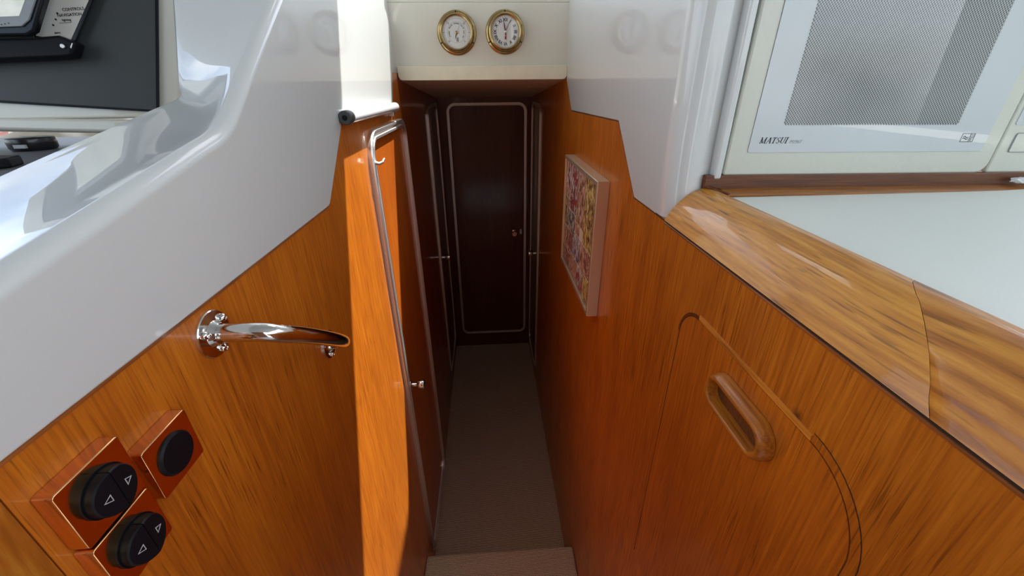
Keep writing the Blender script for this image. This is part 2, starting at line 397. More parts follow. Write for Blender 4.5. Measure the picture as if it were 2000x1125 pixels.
# ------------------------------------------------------------------ header with beam
bm = BM(); box(bm, (-0.262, YH, Zc(0.02)), (0.262, YH+0.012, Zc(0.185)))
box(bm, (-0.9, YH+0.0, Zc(0.185)), (0.9, 2.6, Zc(0.197)))
struct('wall_front', bm, 'gelw', 'pale glossy header panel carrying the two brass dials', 'wall', bevel=0.002)
bm = BM()
pr = rrect(-0.2235, 0.2235, Zc(0.012), Zc(0.045), 0.004, 5, rs=[0.002, 0.002, 0.012, 0.012])
prism(bm, [(x, YH-0.012, z) for x, z in pr], (0, 0.03, 0))
struct('trim_2', bm, 'cream', 'cream beam across the top of the corridor opening', 'beam', bevel=0.0015)

# ------------------------------------------------------------------ left white moulding
R = 0.011
# stations: crease on the wall plane (y,z) ; outer point (x,y,z) ; second outer ; third
cA_, cB_ = onX(349, 192, -0.337), onX(335, 0, -0.337)
def colo(z): f = (z-(cA_.z-CAMZ))/(cB_.z-cA_.z); return (-0.337, cA_.y+(cB_.y-cA_.y)*f, z)
def col(z, o2=0.025): x, y, z = colo(z); return (x, y, z), (x-0.014, y+o2, z), (x-0.06, 0.76, z)
ST = [((-0.04, -0.1185), (-0.352, -0.03, -0.134), (-0.366, -0.03, -0.146), (-0.374, -0.03, -0.185)),
      ((0.095, -0.0935), (-0.352, 0.10, -0.105), (-0.366, 0.10, -0.117), (-0.374, 0.10, -0.16)),
      ((0.185, -0.0747), (-0.352, 0.212, -0.0795), (-0.366, 0.212, -0.0915), (-0.374, 0.21, -0.13)),
      ((0.285, -0.0534), (-0.352, 0.322, -0.0550), (-0.366, 0.325, -0.067), (-0.374, 0.325, -0.11)),
      ((0.350, -0.0392), (-0.350, 0.420, -0.0340), (-0.364, 0.43, -0.046), (-0.374, 0.44, -0.10)),
      ((0.381, -0.0322), (-0.343, 0.480, -0.0190), (-0.357, 0.49, -0.031), (-0.376, 0.55, -0.09)),
      ((0.402, -0.0220),) + col(-0.009),
      ((0.4215, -0.0081),) + col(0.004),
      ((0.457, 0.0180),) + col(0.028),
      ((0.5327, 0.0729),) + col(0.080),
      ((0.6150, 0.1310),) + col(0.140),
      ((0.7150, 0.2020),) + col(0.215),
      ((0.7650, 0.2400),) + col(0.250)]
NS = 6; GL, GR = WL+0.0015, WR-0.0015
cA = cr([V((0, s[0][0], s[0][1])) for s in ST], NS)
cB = cr([V(s[1]) for s in ST], NS); cC = cr([V(s[2]) for s in ST], NS); cD = cr([V(s[3]) for s in ST], NS)
rows = []
for i in range(len(cA)):
    t = (cA[min(i+1, len(cA)-1)]-cA[max(i-1, 0)]).normalized()
    n = V((0, -t.z, t.y))           # away from the wall sheet, up / towards the camera
    c = V((GL, cA[i].y, cA[i].z))
    O, O2, O3 = cB[i], cC[i], cD[i]
    cen = c - n*R + V((-R, 0, 0))
    # direction of the upper skin leaving the fillet
    d = (O-(cen+n*R)); 
    row = [cen+V((R, 0, 0))]
    dn = (d - V((0, 0, 0))).normalized()
    # normal of the upper skin in the plane spanned by -x and n
    ang_end = 90
    for k in range(1, 8):
        a = math.radians(ang_end*k/7); row.append(cen+V((1, 0, 0))*R*math.cos(a)+n*R*math.sin(a))
    top = row[-1]
    for k in range(1, 9):
        f = k/9.0; p = top.lerp(O, f)
        # slight hollow at the coaming, deeper hollow on the pillar
        hol = 0.004*math.sin(PI*f)
        row.append(p - n*hol)
    # rounded outer lip
    row.append(top.lerp(O, 0.96)); 
    l = [O+(top-O).normalized()*0.006, O, O2, O3]
    for k in range(1, 6):
        f = k/5.0; a = l[0].lerp(O, f); b = O.lerp(O2, f); row.append(a.lerp(b, f))
    row.append(O2.lerp(O3, 0.3)); row.append(O3)
    rows.append([V((p.x, p.y, Zc(p.z))) for p in row])
bm = BM()
vr = [[bm.verts.new(p) for p in r] for r in rows]
for i in range(len(vr)-1):
    for j in range(len(vr[0])-1): bm.faces.new([vr[i][j], vr[i][j+1], vr[i+1][j+1], vr[i+1][j]])
# flat sheet of the moulding on the wall plane
edge = [r[0] for r in vr]
def nv(y, z, x=GL): return bm.verts.new((x, y, Zc(z)))
# top corner rounded (seen at the top of the picture), forward end at y = 1.165
fw = [nv(0.92, 0.235), nv(1.04, 0.205), nv(1.12, 0.178), nv(1.165, 0.155), nv(1.185, 0.12), nv(1.148, 0.04), nv(1.112, -0.030), nv(1.108, -0.047)]
bt = [nv(0.701, -0.0490), nv(0.697, -0.0510), nv(0.584, -0.1475), nv(0.577, -0.1490), nv(-0.04, -0.1490)]
ring = edge + fw + bt
bm.faces.new(ring)
# rounded return along the forward end and the bottom edge
def ret(vs, nrm, w, d):
    prev = vs
    for k in range(1, 5):
        a = math.radians(90*k/4); cur = []
        for v, n_ in zip(vs, nrm):
            cur.append(bm.verts.new(v.co + V((-(1-math.cos(a))*d, 0, 0)) + V((0, n_[0], n_[1]))*w*math.sin(a)))
        for i in range(len(vs)-1): bm.faces.new([prev[i], prev[i+1], cur[i+1], cur[i]])
        prev = cur
    cur = [bm.verts.new(v.co+V((-0.02, 0, 0))) for v in prev]
    for i in range(len(vs)-1): bm.faces.new([prev[i], prev[i+1], cur[i+1], cur[i]])
ret(fw[:], [(0.2, 0.98), (0.3, 0.95), (0.4, 0.9), (0.75, 0.65), (1, 0), (1, 0), (1, 0), (1, 0)], 0.012, 0.02)
ret([fw[-1]]+bt, [(0, -1), (0, -1), (0.6, -.8), (0.7, -.7), (0, -1), (0, -1)], 0.003, 0.004)
o = struct('wall_left_upper', bm, 'gel', 'glossy white moulding on the left with curved ledge beside the dash', 'moulding', smooth=50)
wn = o.modifiers.new('wn', 'WEIGHTED_NORMAL'); wn.mode = 'FACE_AREA'; wn.weight = 100; wn.keep_sharp = True
# narrow infill between moulding end and header
bm = BM(); box(bm, (WL-0.014, 1.09, Zc(-0.02)), (WL-0.006, YH+0.01, Zc(0.20)))
struct('trim_3', bm, 'gel', 'narrow pale infill left of the header panel', 'infill')
# rubber bead below the moulding
bm = BM(); sweep(bm, yz(WL, [(-0.35, -0.1515), (0.5775, -0.1515)]), (1, 0, 0), [(-0.0012, -0.002), (-0.0012, 0.0012), (0.0012, 0.0012), (0.0012, -0.002)])
struct('trim_4', bm, 'beadwood', 'thin dark bead under the left white moulding', 'bead')

# ------------------------------------------------------------------ right white moulding
bm = BM()
RP = [(0.52, -0.1545), (0.6068, -0.1545), (0.7235, -0.0540), (1.134, -0.0590), (1.228, 0.018), (1.232, 0.03), (1.232, 0.24), (0.52, 0.24)]
# near end rounds round a soft corner and runs outboard to the microwave locker
pf = []
rc = 0.025
def colx(k, z):      # plan section of the pillar, k = 0..n ; flares out at the bottom to meet the fiddle
    flare = 0.010*max(0, min(1, (-0.05-z)/0.10))**2
    pts = [(GR, 0.52)]
    for i in range(1, 9):
        a = math.radians(90*i/8); pts.append((GR+rc*(1-math.cos(a)), 0.52-rc*math.sin(a)-flare))
    pts += [(WR+0.036, 0.495-flare*.8), (WR+0.050, 0.499-flare*.3), (WR+0.056, 0.508)]
    return pts
zs = [-0.1545, -0.148, -0.14, -0.13, -0.12, -0.11, -0.10, -0.08, -0.06, -0.04, 0.0, 0.05, 0.1, 0.17, 0.24]
G = [[bm.verts.new((x, y, Zc(z))) for x, y in colx(0, z)] for z in zs]
for i in range(len(G)-1):
    for j in range(len(G[0])-1): bm.faces.new([G[i][j], G[i][j+1], G[i+1][j+1], G[i+1][j]])
lv = [g[0] for g in G]
rp = [bm.verts.new((GR, y, Zc(z))) for y, z in RP[1:-1]]
bm.faces.new(lv[::-1] + rp)
def retr(vs, nrm, w, d, sx=1):
    prev = vs
    for k in range(1, 4):
        a = math.radians(90*k/3)
        cur = [bm.verts.new(v.co+V(((1-math.cos(a))*d, n_[0]*w*math.sin(a), n_[1]*w*math.sin(a)))) for v, n_ in zip(vs, nrm)]
        for i in range(len(vs)-1): bm.faces.new([prev[i], prev[i+1], cur[i+1], cur[i]])
        prev = cur
retr([lv[0]]+rp[:5], [(0, -1), (.3, -1), (.5, -.8), (0.2, -1), (0.6, -.7), (0.6, -.7)], 0.003, 0.004)
o = struct('wall_right_upper', bm, 'gel', 'glossy white moulding on the right between header and microwave locker', 'moulding', smooth=50)
wn = o.modifiers.new('wn', 'WEIGHTED_NORMAL'); wn.mode = 'FACE_AREA'; wn.weight = 100; wn.keep_sharp = True
# dark shadow gap line under it
bm = BM(); sweep(bm, yz(WR+0.0005, [(0.49, -0.1572), (0.6085, -0.1572), (0.7255, -0.0568), (1.136, -0.0618), (1.215, 0.001)]), (-1, 0, 0), [(-0.0007, -0.001), (-0.0007, 0.0008), (0.0007, 0.0008), (0.0007, -0.001)])
struct('trim_5', bm, 'gap', 'dark joint line under the right white moulding', 'bead')

# ------------------------------------------------------------------ doors with metal trim
def trim_prof(w, h):   # two raised ribs with a groove between
    return [(-w/2, -0.002), (-w/2, h*0.7), (-w*0.42, h), (-w*0.18, h), (-w*0.12, h*0.45), (w*0.12, h*0.45), (w*0.18, h), (w*0.42, h), (w/2, h*0.7), (w/2, -0.002)]
def knob(parent, p, ax, s=1.0, mat='steel'):
    k = lathe(BM(), p, ax, [(0, -0.001), (0.013*s, -0.001), (0.013*s, 0.004*s), (0.0065*s, 0.006*s), (0.0055*s, 0.018*s), (0.011*s, 0.020*s), (0.0128*s, 0.023*s), (0.0128*s, 0.036*s), (0.0118*s, 0.038*s), (0, 0.038*s)], 28)
    return obj('knob', k, mat, parent)
def side_door(name, X, s, y0, y1, z0, z1, label, ky, kz, r=0.035, w=0.014, h=0.007, ks=1.0, lm='wooddoor'):
    t = thing(name, label, 'door', (X, (y0+y1)/2, Zc(z0)), kind='structure')
    loop = rrect(y0, y1, z0, z1, r)
    bm = BM(); prism(bm, [(X+s*0.0005, y, Zc(z)) for y, z in loop], (s*0.0015, 0, 0)); obj('door_leaf', bm, lm, t)
    bm = BM(); sweep(bm, [(X, y, Zc(z)) for y, z in loop], (s, 0, 0), trim_prof(w, h), closed=True); obj('door_trim', bm, 'alu', t, smooth=25)
    knob(t, (X+s*0.001, ky, Zc(kz)), (s, 0, 0), ks)
    return t
d2 = side_door('door_2', WL, 1, 0.829, 1.192, -1.385, -0.086, 'wood door with metal edge trim and knob, nearest on the left under the tube lamp', 0.8664, -0.711, r=0.04, w=0.020, h=0.010, lm='wooddoor2')
bm = BM(); hk = onX(722, 318, WL)
tube(bm, [hk+V((0.006, 0.004, 0)), hk+V((0.016, 0.006, -0.003)), hk+V((0.022, 0.012, -0.001)), hk+V((0.024, 0.020, 0.004))], [0.004, 0.003, 0.0025, 0.002], 10)
obj('catch', bm, 'alu', d2)
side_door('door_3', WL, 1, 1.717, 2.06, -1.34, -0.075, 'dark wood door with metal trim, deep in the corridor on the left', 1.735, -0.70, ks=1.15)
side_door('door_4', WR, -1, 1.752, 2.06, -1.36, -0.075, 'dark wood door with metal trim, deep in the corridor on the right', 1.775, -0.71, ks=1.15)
# end door
p0 = onY(876, 203, YE); p1 = onY(1026, 203, YE); p2 = onY(904, 648, YE); p3 = onY(1024, 646, YE)
ex0, ex1 = (p0.x+p2.x)/2, (p1.x+p3.x)/2; ez0, ez1 = (p2.z+p3.z)/2, (p0.z+p1.z)/2
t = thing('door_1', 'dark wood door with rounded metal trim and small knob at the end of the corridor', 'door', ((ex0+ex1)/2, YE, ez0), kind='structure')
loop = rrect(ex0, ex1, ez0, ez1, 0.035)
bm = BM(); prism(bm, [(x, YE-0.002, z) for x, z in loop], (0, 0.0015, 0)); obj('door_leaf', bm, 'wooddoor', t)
bm = BM(); sweep(bm, [(x, YE, z) for x, z in loop], (0, -1, 0), trim_prof(0.014, 0.008), closed=True); obj('door_trim', bm, 'alu', t, smooth=25)
kp = onY(1004, 453, YE); knob(t, kp, (0, -1, 0), 1.05)
kp = onY(1017, 452, YE); bm = BM(); box(bm, kp+V((-0.006, -0.004, -0.014)), kp+V((0.006, 0, 0.014))); obj('latch_plate', bm, 'alu', t, bevel=0.001)

# ------------------------------------------------------------------ tube lamp
t = thing('tube_lamp', 'white tube lamp with grey end cap fixed under the left white moulding', 'lamp', (WL, 0.88, Zc(-0.045)))
ax0 = V((WL+0.0112, 0.704, Zc(-0.0432))); ax1 = V((WL+0.0112, 1.085, Zc(-0.0450)))
obj('tube', tube(BM(), [ax0, ax1-V((0, .006, 0)), ax1-V((0, .002, 0)), ax1], [0.0098, 0.0098, 0.009, 0.0065], 28), 'white', t)
obj('end_cap', tube(BM(), [ax0+V((0, -0.018, 0)), ax0+V((0, -0.016, 0)), ax0+V((0, 0.0, 0))], [0.009, 0.0106, 0.0106], 28), 'greycap', t)
obj('clip', box(BM(), (WL, 1.05, Zc(-0.064)), (WL+0.012, 1.065, Zc(-0.05))), 'alu', t, bevel=0.001)
sw = lathe(BM(), ax0+V((0, -0.0182, 0)), (0, -1, 0), [(0, 0), (0.004, 0), (0.004, 0.001), (0, 0.001)], 20); obj('button', sw, 'black', t)

# ------------------------------------------------------------------ handrail
t = thing('handrail', 'polished steel grab rail on the left wood wall', 'handrail', (WL, 0.37, Zc(-0.25)))
fl0 = V((WL, 0.290, Zc(-0.1769))); fl1 = V((WL, 0.4779, Zc(-0.3152)))
pth = cr([fl0+V((0.002, 0, 0)), fl0+V((0.035, 0.0, 0)), onX(548, 651.5, -0.1765), onX(590, 654, -0.1700), onX(630, 659, -0.1675), onX(658, 664, -0.1700), onX(670, 667, -0.1800), V((-0.202, 0.468, Zc(-0.3065))), fl1+V((0.002, 0, 0))], 8)
obj('rail', tube(BM(), pth, 0.0078, 28), 'steel', t)
for c, a0 in ((fl0, 0.6), (fl1, 0.2)):
    f = lathe(BM(), c, (1, 0, 0), [(0, 0), (0.0195, 0), (0.0195, 0.002), (0.0188, 0.0027), (0.011, 0.003), (0.0098, 0.005), (0.0088, 0.008), (0, 0.008)], 40)
    fo = obj('flange', f, 'steel', t)
    for k in range(3):
        a = a0 + k*2*PI/3
        q = c + V((0.0027, math.cos(a)*0.0143, math.sin(a)*0.0143))
        s_ = lathe(BM(), q, (1, 0, 0), [(0.0036, 0), (0.0036, 0.002), (0.0028, 0.0034), (0.0016, 0.004), (0.0012, 0.0034), (0, 0.0032)], 18)
        obj('screw', s_, 'steel', fo)

# ------------------------------------------------------------------ switches
def switch(y0, y1, z0, z1, label, rocker):
    X1 = WL+0.0105; kk = 0.2145/0.2115; y0, y1, z0, z1 = y0*kk, y1*kk, z0*kk, z1*kk
    t = thing('switch_plate', label, 'switch', (WL, (y0+y1)/2, Zc(z0)), 'copper-toned switches on the left wood wall')
    bm = BM(); prism(bm, [(WL, y, Zc(z)) for y, z in rrect(y0, y1, z0, z1, 0.002, 3)], (X1-WL, 0, 0)); obj('plate', bm, 'bronze', t, bevel=0.0009)
    c = V((X1, (y0+y1)/2, Zc((z0+z1)/2))); r = 0.0135
    if not rocker:
        obj('button', lathe(BM(), c, (1, 0, 0), [(0.0145, -0.001), (0.0145, 0.001), (0.0132, 0.0022), (0, 0.0022)], 48), 'black', t); return t
    obj('button_ring', lathe(BM(), c, (1, 0, 0), [(r+0.001, -0.001), (r+0.001, 0.0012), (r, 0.0012), (r, -0.001)], 48), 'black', t)
    for s in (-1, 1):
        # half disc, tilted a little like a rocker
        pts = [(s*0.0002, -r), ] 
        arc = [(s*r*math.cos(a), r*math.sin(a)) for a in [(-PI/2+PI*k/24) for k in range(25)]]
        bm = BM()
        # disc half split along a vertical line
        base = [bm.verts.new(c+V((-0.001, max(0.00025, abs(u))*s, v))) for u, v in arc]
        h0, h1 = (0.0082, 0.0062) 
        top = []
        for u, v in arc:
            uu = max(0.00025, abs(u)*0.95)*s; hh = h0+(h1-h0)*abs(u)/r
            top.append(bm.verts.new(c+V((hh, uu, v*0.95))))
        rim = []
        for u, v in arc:
            uu = max(0.00025, abs(u))*s; hh = h0+(h1-h0)*abs(u)/r-0.001
            rim.append(bm.verts.new(c+V((hh, uu, v))))
        n = len(arc)
        bm.faces.new(top); bm.faces.new(base[::-1])
        for A, B in ((base, rim), (rim, top)):
            for i in range(n): bm.faces.new([A[i], A[(i+1) % n], B[(i+1) % n], B[i]])
        ro = obj('rocker', bm, 'black', t, smooth=30)
        # outlined triangle pointing away from the middle
        cy = s*0.0066
        tri = [(cy+s*0.0023, 0.0), (cy-s*0.0016, 0.0021), (cy-s*0.0016, -0.0021)]
        bm = BM(); L3 = [c+V((h0+(h1-h0)*abs(y)/r+0.0001, y, z)) for y, z in tri]
        sweep(bm, L3, (1, 0, 0), [(-0.0002, 0), (-0.0002, 0.0002), (0.0002, 0.0002), (0.0002, 0)], closed=True)
        obj('arrow_mark', bm, 'paleink', ro, smooth=0)
    return t
switch(0.1408, 0.1802, -0.2138, -0.1735, 'square copper-toned switch with arrowed rocker, upper left of the three', True)
switch(0.1406, 0.1800, -0.2560, -0.2157, 'square copper-toned switch with arrowed rocker at the bottom edge, below the other arrowed one', True)
switch(0.1852, 0.2246, -0.2355, -0.1952, 'square copper-toned switch with plain round black button', False)

# ------------------------------------------------------------------ brass dials
def dial_case(name, label, px, py, cat):
    c = onY(px, py, YH); t = thing(name, label, cat, c)
    prof = [(0.0500, 0), (0.0500, 0.003), (0.0485, 0.005), (0.0445, 0.006), (0.0425, 0.009), (0.0425, 0.017), (0.0415, 0.021), (0.0385, 0.023), (0.0358, 0.0215), (0.0350, 0.015), (0, 0.015)]
    obj('case', lathe(BM(), c, (0, -1, 0), prof, 72), 'brass', t)
    obj('dial', lathe(BM(), c, (0, -1, 0), [(0, 0.0152), (0.0350, 0.0152), (0.0350, 0.0157), (0, 0.0157)], 60), 'dial', t)
    for a in (90, -28, 208):
        q = c+V((math.cos(math.radians(a))*0.0465, -0.005, math.sin(math.radians(a))*0.0465))
        obj('screw', lathe(BM(), q, (0, -1, 0), [(0.002, 0), (0.0018, 0.0012), (0, 0.0016)], 12), 'ink', t)
    obj('hinge_pin', tube(BM(), [c+V((0.043, -0.016, 0.006)), c+V((0.043, -0.016, 0.016))], 0.0026, 12), 'brass', t)
    return t, c
def dring(c, r, w, y):
    return lathe(BM(), c, (0, -1, 0), [(r-w/2, y), (r-w/2, y+0.0001), (r+w/2, y+0.0001), (r+w/2, y)], 72)
def ticks(bm, c, angs, r0, r1, w, y):
    for a in angs:
        d = V((math.sin(a), 0, math.cos(a))); s = V((math.cos(a), 0, -math.sin(a)))
        prism(bm, [c+d*r0-s*w/2+V((0, -y, 0)), c+d*r0+s*w/2+V((0, -y, 0)), c+d*r1+s*w/2+V((0, -y, 0)), c+d*r1-s*w/2+V((0, -y, 0))], (0, -0.0001, 0))
    return bm
def radial_text(s, size, c, a, r, y, mat, t, bold=0):
    d = V((math.sin(a), 0, math.cos(a))); s_ = V((math.cos(a), 0, -math.sin(a)))
    bm = lettering('n', s, size, c+d*r+V((0, -y, 0)), s_, d, mat, t, bold=bold, depth=0.0001)
    return bm
def merge_bm(dst, src):
    me = bpy.data.meshes.new('x'); src.to_mesh(me); src.free(); dst.from_mesh(me); bpy.data.meshes.remove(me)
def hand(t, c, a, r0, r1, w0, w1, y, mat, name='hand'):
    d = V((math.sin(a), 0, math.cos(a))); s = V((math.cos(a), 0, -math.sin(a))); o_ = V((0, -y, 0))
    rm = r0*0.4+r1*0.6
    bm = BM(); prism(bm, [c+d*r0-s*w0/2+o_, c+d*rm-s*w1/2+o_, c+d*r1+o_, c+d*rm+s*w1/2+o_, c+d*r0+s*w0/2+o_], (0, -0.0005, 0))
    return obj(name, bm, mat, t, smooth=0)
R_ = math.radians
# barometer
t, c = dial_case('barometer', 'round brass-cased barometer on the header, left of the clock', 892.5, 65, 'barometer')
bm = ticks(BM(), c, [R_(-135+270*k/54) for k in range(55)], 0.0295, 0.0315, 0.00035, 0.0158)
ticks(bm, c, [R_(-135+270*k/36) for k in range(37)], 0.0235, 0.0250, 0.0003, 0.0158)
ticks(bm, c, [R_(a) for a in (-90, 90, -45, 45)], 0.0295, 0.034, 0.0009, 0.0158)
obj('scale_marks', bm, 'ink', t, smooth=0)
obj('scale_ring', dring(c, 0.0225, 0.0005, 0.0158), 'greyink', t)
bm = BM()
for k, s in enumerate(['28', '29', '30', '31']): merge_bm(bm, radial_text(s, 0.0050, c, R_(-135+90*k), 0.0270, 0.0158, 'ink', t))
def arctext(bm, s, mid, r, size, step):
    n = len(s)
    for i, ch in enumerate(s):
        if ch != ' ': merge_bm(bm, radial_text(ch, size, c, R_(mid+(i-(n-1)/2)*step), r, 0.0158, 'ink', t, bold=0.00012))
arctext(bm, 'STORMY', -100, 0.0185, 0.0036, 7.5); arctext(bm, 'RAIN', -48, 0.0195, 0.0042, 8.5); arctext(bm, 'CHANGE', 2, 0.0195, 0.0034, 7); arctext(bm, 'FAIR', 50, 0.0195, 0.0042, 8.5); arctext(bm, 'VERY DRY', 103, 0.0185, 0.0034, 7)
obj('lettering', bm, 'ink', t, smooth=0)
hand(t, c, R_(28), -0.004, 0.024, 0.0006, 0.0006, 0.0175, 'greyink', 'pointer')
hand(t, c, R_(197), -0.004, 0.017, 0.0020, 0.0016, 0.0165, 'ink', 'pointer')
obj('hub', lathe(BM(), c, (0, -1, 0), [(0.0036, 0.0157), (0.0036, 0.0185), (0.0022, 0.0195), (0, 0.0195)], 24), 'brass', t)
bm = BM(); box(bm, c+V((-0.0015, -0.0159, -0.0200)), c+V((0.0045, -0.0157, -0.0105)))
obj('maker_mark', bm, 'greyink', t)
obj('glass', lathe(BM(), c, (0, -1, 0), [(0, 0.0232), (0.018, 0.0228), (0.0360, 0.0208)], 48), 'glass', t)
# clock
t, c = dial_case('wall_clock', 'round brass-cased clock with Roman numerals on the header, right of the barometer', 986.5, 63.5, 'clock')
bm = ticks(BM(), c, [2*PI*k/60 for k in range(60)], 0.0325, 0.0340, 0.0003, 0.0158)
ticks(bm, c, [2*PI*k/12 for k in range(12)], 0.0318, 0.0340, 0.0007, 0.0158); obj('minute_marks', bm, 'ink', t, smooth=0)
bm = BM()
for k, s in enumerate(['XII', 'I', 'II', 'III', 'IIII', 'V', 'VI', 'VII', 'VIII', 'IX', 'X', 'XI']):
    merge_bm(bm, radial_text(s, 0.0100, c, R_(30*k), 0.0258, 0.0158, 'ink', t, bold=0.0003))
obj('numerals', bm, 'ink', t, smooth=0)
hand(t, c, R_(26), 0.0, 0.0295, 0.0016, 0.0011, 0.0172, 'ink', 'hand')
hand(t, c, R_(-9), -0.008, 0.0285, 0.0030, 0.0024, 0.0165, 'ink', 'hand')
hand(t, c, R_(-8), 0.001, 0.019, 0.0013, 0.0010, 0.0182, 'red', 'hand')
hand(t, c, R_(171), 0.0, 0.0200, 0.0012, 0.0016, 0.0182, 'red', 'hand')
bm = BM(); box(bm, c+V((-0.0018, -0.0159, -0.0165)), c+V((0.0018, -0.0157, -0.0095))); obj('maker_mark', bm, 'red', t)
obj('hub', lathe(BM(), c, (0, -1, 0), [(0.0028, 0.0157), (0.0028, 0.0190), (0.0018, 0.0198), (0, 0.0198)], 24), 'alu', t)
obj('glass', lathe(BM(), c, (0, -1, 0), [(0, 0.0232), (0.018, 0.0228), (0.0360, 0.0208)], 48), 'glass', t)

# ------------------------------------------------------------------ picture frame
y0, y1, z0, z1 = 0.740, 1.068, -0.445, -0.160; D = 0.024
t = thing('picture_frame', 'slim metal frame with a collage of photos on the right wood wall', 'picture frame', (WR, (y0+y1)/2, Zc(z0)))
loop = [(y0, z0), (y1, z0), (y1, z1), (y0, z1)]
bm = BM(); w = 0.009
out = [(WR-0.0005, y, Zc(z)) for y, z in loop]
# frame from four mitred bars
def inset(l, k): return [(l[0][0]+k, l[0][1]+k), (l[1][0]-k, l[1][1]+k), (l[2][0]-k, l[2][1]-k), (l[3][0]+k, l[3][1]-k)]
rings = []
for ins, h in ((0, 0.0005), (0, D-0.002), (0.001, D), (w-0.001, D), (w, D-0.001), (w, D-0.005)):
    rings.append([bm.verts.new((WR-h, y, Zc(z))) for y, z in inset(loop, ins)])
for a, b in zip(rings, rings[1:]):
    for i in range(4): bm.faces.new([a[i], a[(i+1) % 4], b[(i+1) % 4], b[i]])
M['champagne'] = simple('champagne_metal', (0.80, 0.70, 0.52), 0.36, 0.75, bscale=400)
obj('frame', bm, 'champagne', t, smooth=0)
bm = BM(); box(bm, (WR-D+0.006, y0+w*0.8, Zc(z0+w*0.8)), (WR-0.001, y1-w*0.8, Zc(z1-w*0.8))); obj('backing', bm, 'paper', t)
iu0, iu1, iv0, iv1 = y1-w, y0+w, z1-w, z0+w       # u runs from far to near, v from top to bottom
lay = [(0, .20, 0, .34, 0), (.20, .42, 0, .42, 1), (.42, .68, 0, .46, 2), (.68, 1, 0, .56, 3), (0, .10, .34, .62, 3), (.10, .40, .34+.08, .62, 4), (.40, .58, .46, .56, 2),
       (0, .12, .62, .84, 2), (.12, .36, .62, .80, 6), (.36, .62, .56, .80, 5), (.62, .80, .56, .80, 2), (.80, 1, .56, .78, 6), (.0, .30, .84, 1, 6), (.12, .30, .80, .84, 0), (.30, .55, .80, 1, 2), (.55, .78, .80, 1, 1), (.78, 1, .78, 1, 3), (.10, .20, .34, .42, 1)]
for k, (a, b, p, q, mi) in enumerate(lay):
    g = 0.006
    ya, yb = iu0+(iu1-iu0)*(a+g), iu0+(iu1-iu0)*(b-g); za, zb = iv0+(iv1-iv0)*(p+g), iv0+(iv1-iv0)*(q-g)
    bm = BM(); box(bm, (WR-D+0.0052, min(ya, yb), Zc(min(za, zb))), (WR-D+0.0062, max(ya, yb), Zc(max(za, zb))))
    obj('photo', bm, PM[mi], t)
bm = BM(); bm.faces.new([bm.verts.new((WR-D+0.0030, y, Zc(z))) for y, z in inset(loop, w*0.9)]); obj('glass', bm, 'glass', t)

# ------------------------------------------------------------------ locker door in right wall
ly0, ly1, lz1, lz0 = 0.143, 0.402, -0.2300, -0.70
t = thing('door_5', 'wood locker door with rounded top corners and recessed oak pull in the right wall', 'locker door', (WR, (ly0+ly1)/2, Zc(lz0)), kind='structure')
outl = rrect(ly0, ly1, lz0, lz1, 0.05, 12, rs=[0.036, 0.055, 0.01, 0.01])
bm = BM(); prism(bm, [(WR-0.0005, y, Zc(z)) for y, z in rrect(ly0+.001, ly1-.001, lz0, lz1-.001, 0.05, 12, rs=[0.035, 0.054, 0.01, 0.01])], (0.0004, 0, 0))
obj('panel', bm, 'wood', t)
up = [(y, z) for y, z in outl]
topc = up[:26]        # near-top-far corner run (rrect starts at u1 = far corner)
def strip(name, pts, s0, s1, h, mat):
    bm = BM(); sweep(bm, [(WR, y, Zc(z)) for y, z in pts], (-1, 0, 0), [(s0, 0.0), (s0, h), (s1, h), (s1, 0.0)]); return obj(name, bm, mat, t)
far_side = [(ly1, lz0)] + up[:13]; top_edge = [up[12], up[13]]; near_c = up[13:26] + [(ly0, lz0)]
M['inlay'] = wood('dark_inlay', (0.42, 0.11, 0.008), (0.33, 0.075, 0.006), (0.2, 0.04, 0.003), axis='Y', pores=0.4)
M['oaklip'] = wood('pale_oak_lipping', (0.95, 0.46, 0.075), (0.80, 0.32, 0.04), (0.45, 0.14, 0.015), axis='Y', pores=0.6)
M['inlaydark'] = wood('dark_corner_inlay', (0.22, 0.055, 0.006), (0.15, 0.035, 0.004), (0.08, 0.02, 0.003), axis='Y', pores=0.4)
strip('edging', top_edge, -0.0003, -0.0055, 0.0012, 'oaklip')
strip('corner_inlay', near_c, 0.0, -0.0075, 0.0004, 'woodoak')
strip('corner_inlay', far_side[1:], 0.0, -0.0032, 0.0006, 'inlaydark')
strip('gap', far_side, 0.0, 0.0011, 0.0007, 'gap'); strip('gap', near_c, 0.0, 0.0003, 0.0006, 'gap'); strip('gap', near_c, -0.0075, -0.0078, 0.0005, 'gap')
# recessed pull : stadium ring standing proud with a hollow
hc = V((WR, 0.2675, Zc(-0.2700)))
def stad(a, r, n=10):
    out = []
    for k in range(n+1): th = -PI/2+PI*k/n; out.append((a+r*math.cos(th), r*math.sin(th)))
    for k in range(n+1): th = PI/2+PI*k/n; out.append((-a+r*math.cos(th), r*math.sin(th)))
    return out
bm = BM(); prev = None
for r, h in ((0.0200, 0.001), (0.0198, 0.006), (0.0185, 0.0105), (0.0165, 0.0130), (0.0150, 0.0138), (0.0132, 0.0132), (0.0124, 0.0118), (0.0120, 0.0050), (0.0116, 0.0013)):
    cur = [bm.verts.new(hc+V((-h, u, v))) for u, v in stad(0.027, r)]
    if prev:
        n = len(cur)
        for i in range(n): bm.faces.new([prev[i], prev[(i+1) % n], cur[(i+1) % n], cur[i]])
    prev = cur
bm.faces.new(prev)
M['oakpull'] = wood('oak_pull', (0.70, 0.28, 0.025), (0.55, 0.18, 0.012), (0.28, 0.07, 0.005), axis='Y', pores=0.5, coat=0.3)
obj('recessed_handle', bm, 'oakpull', t, smooth=50)
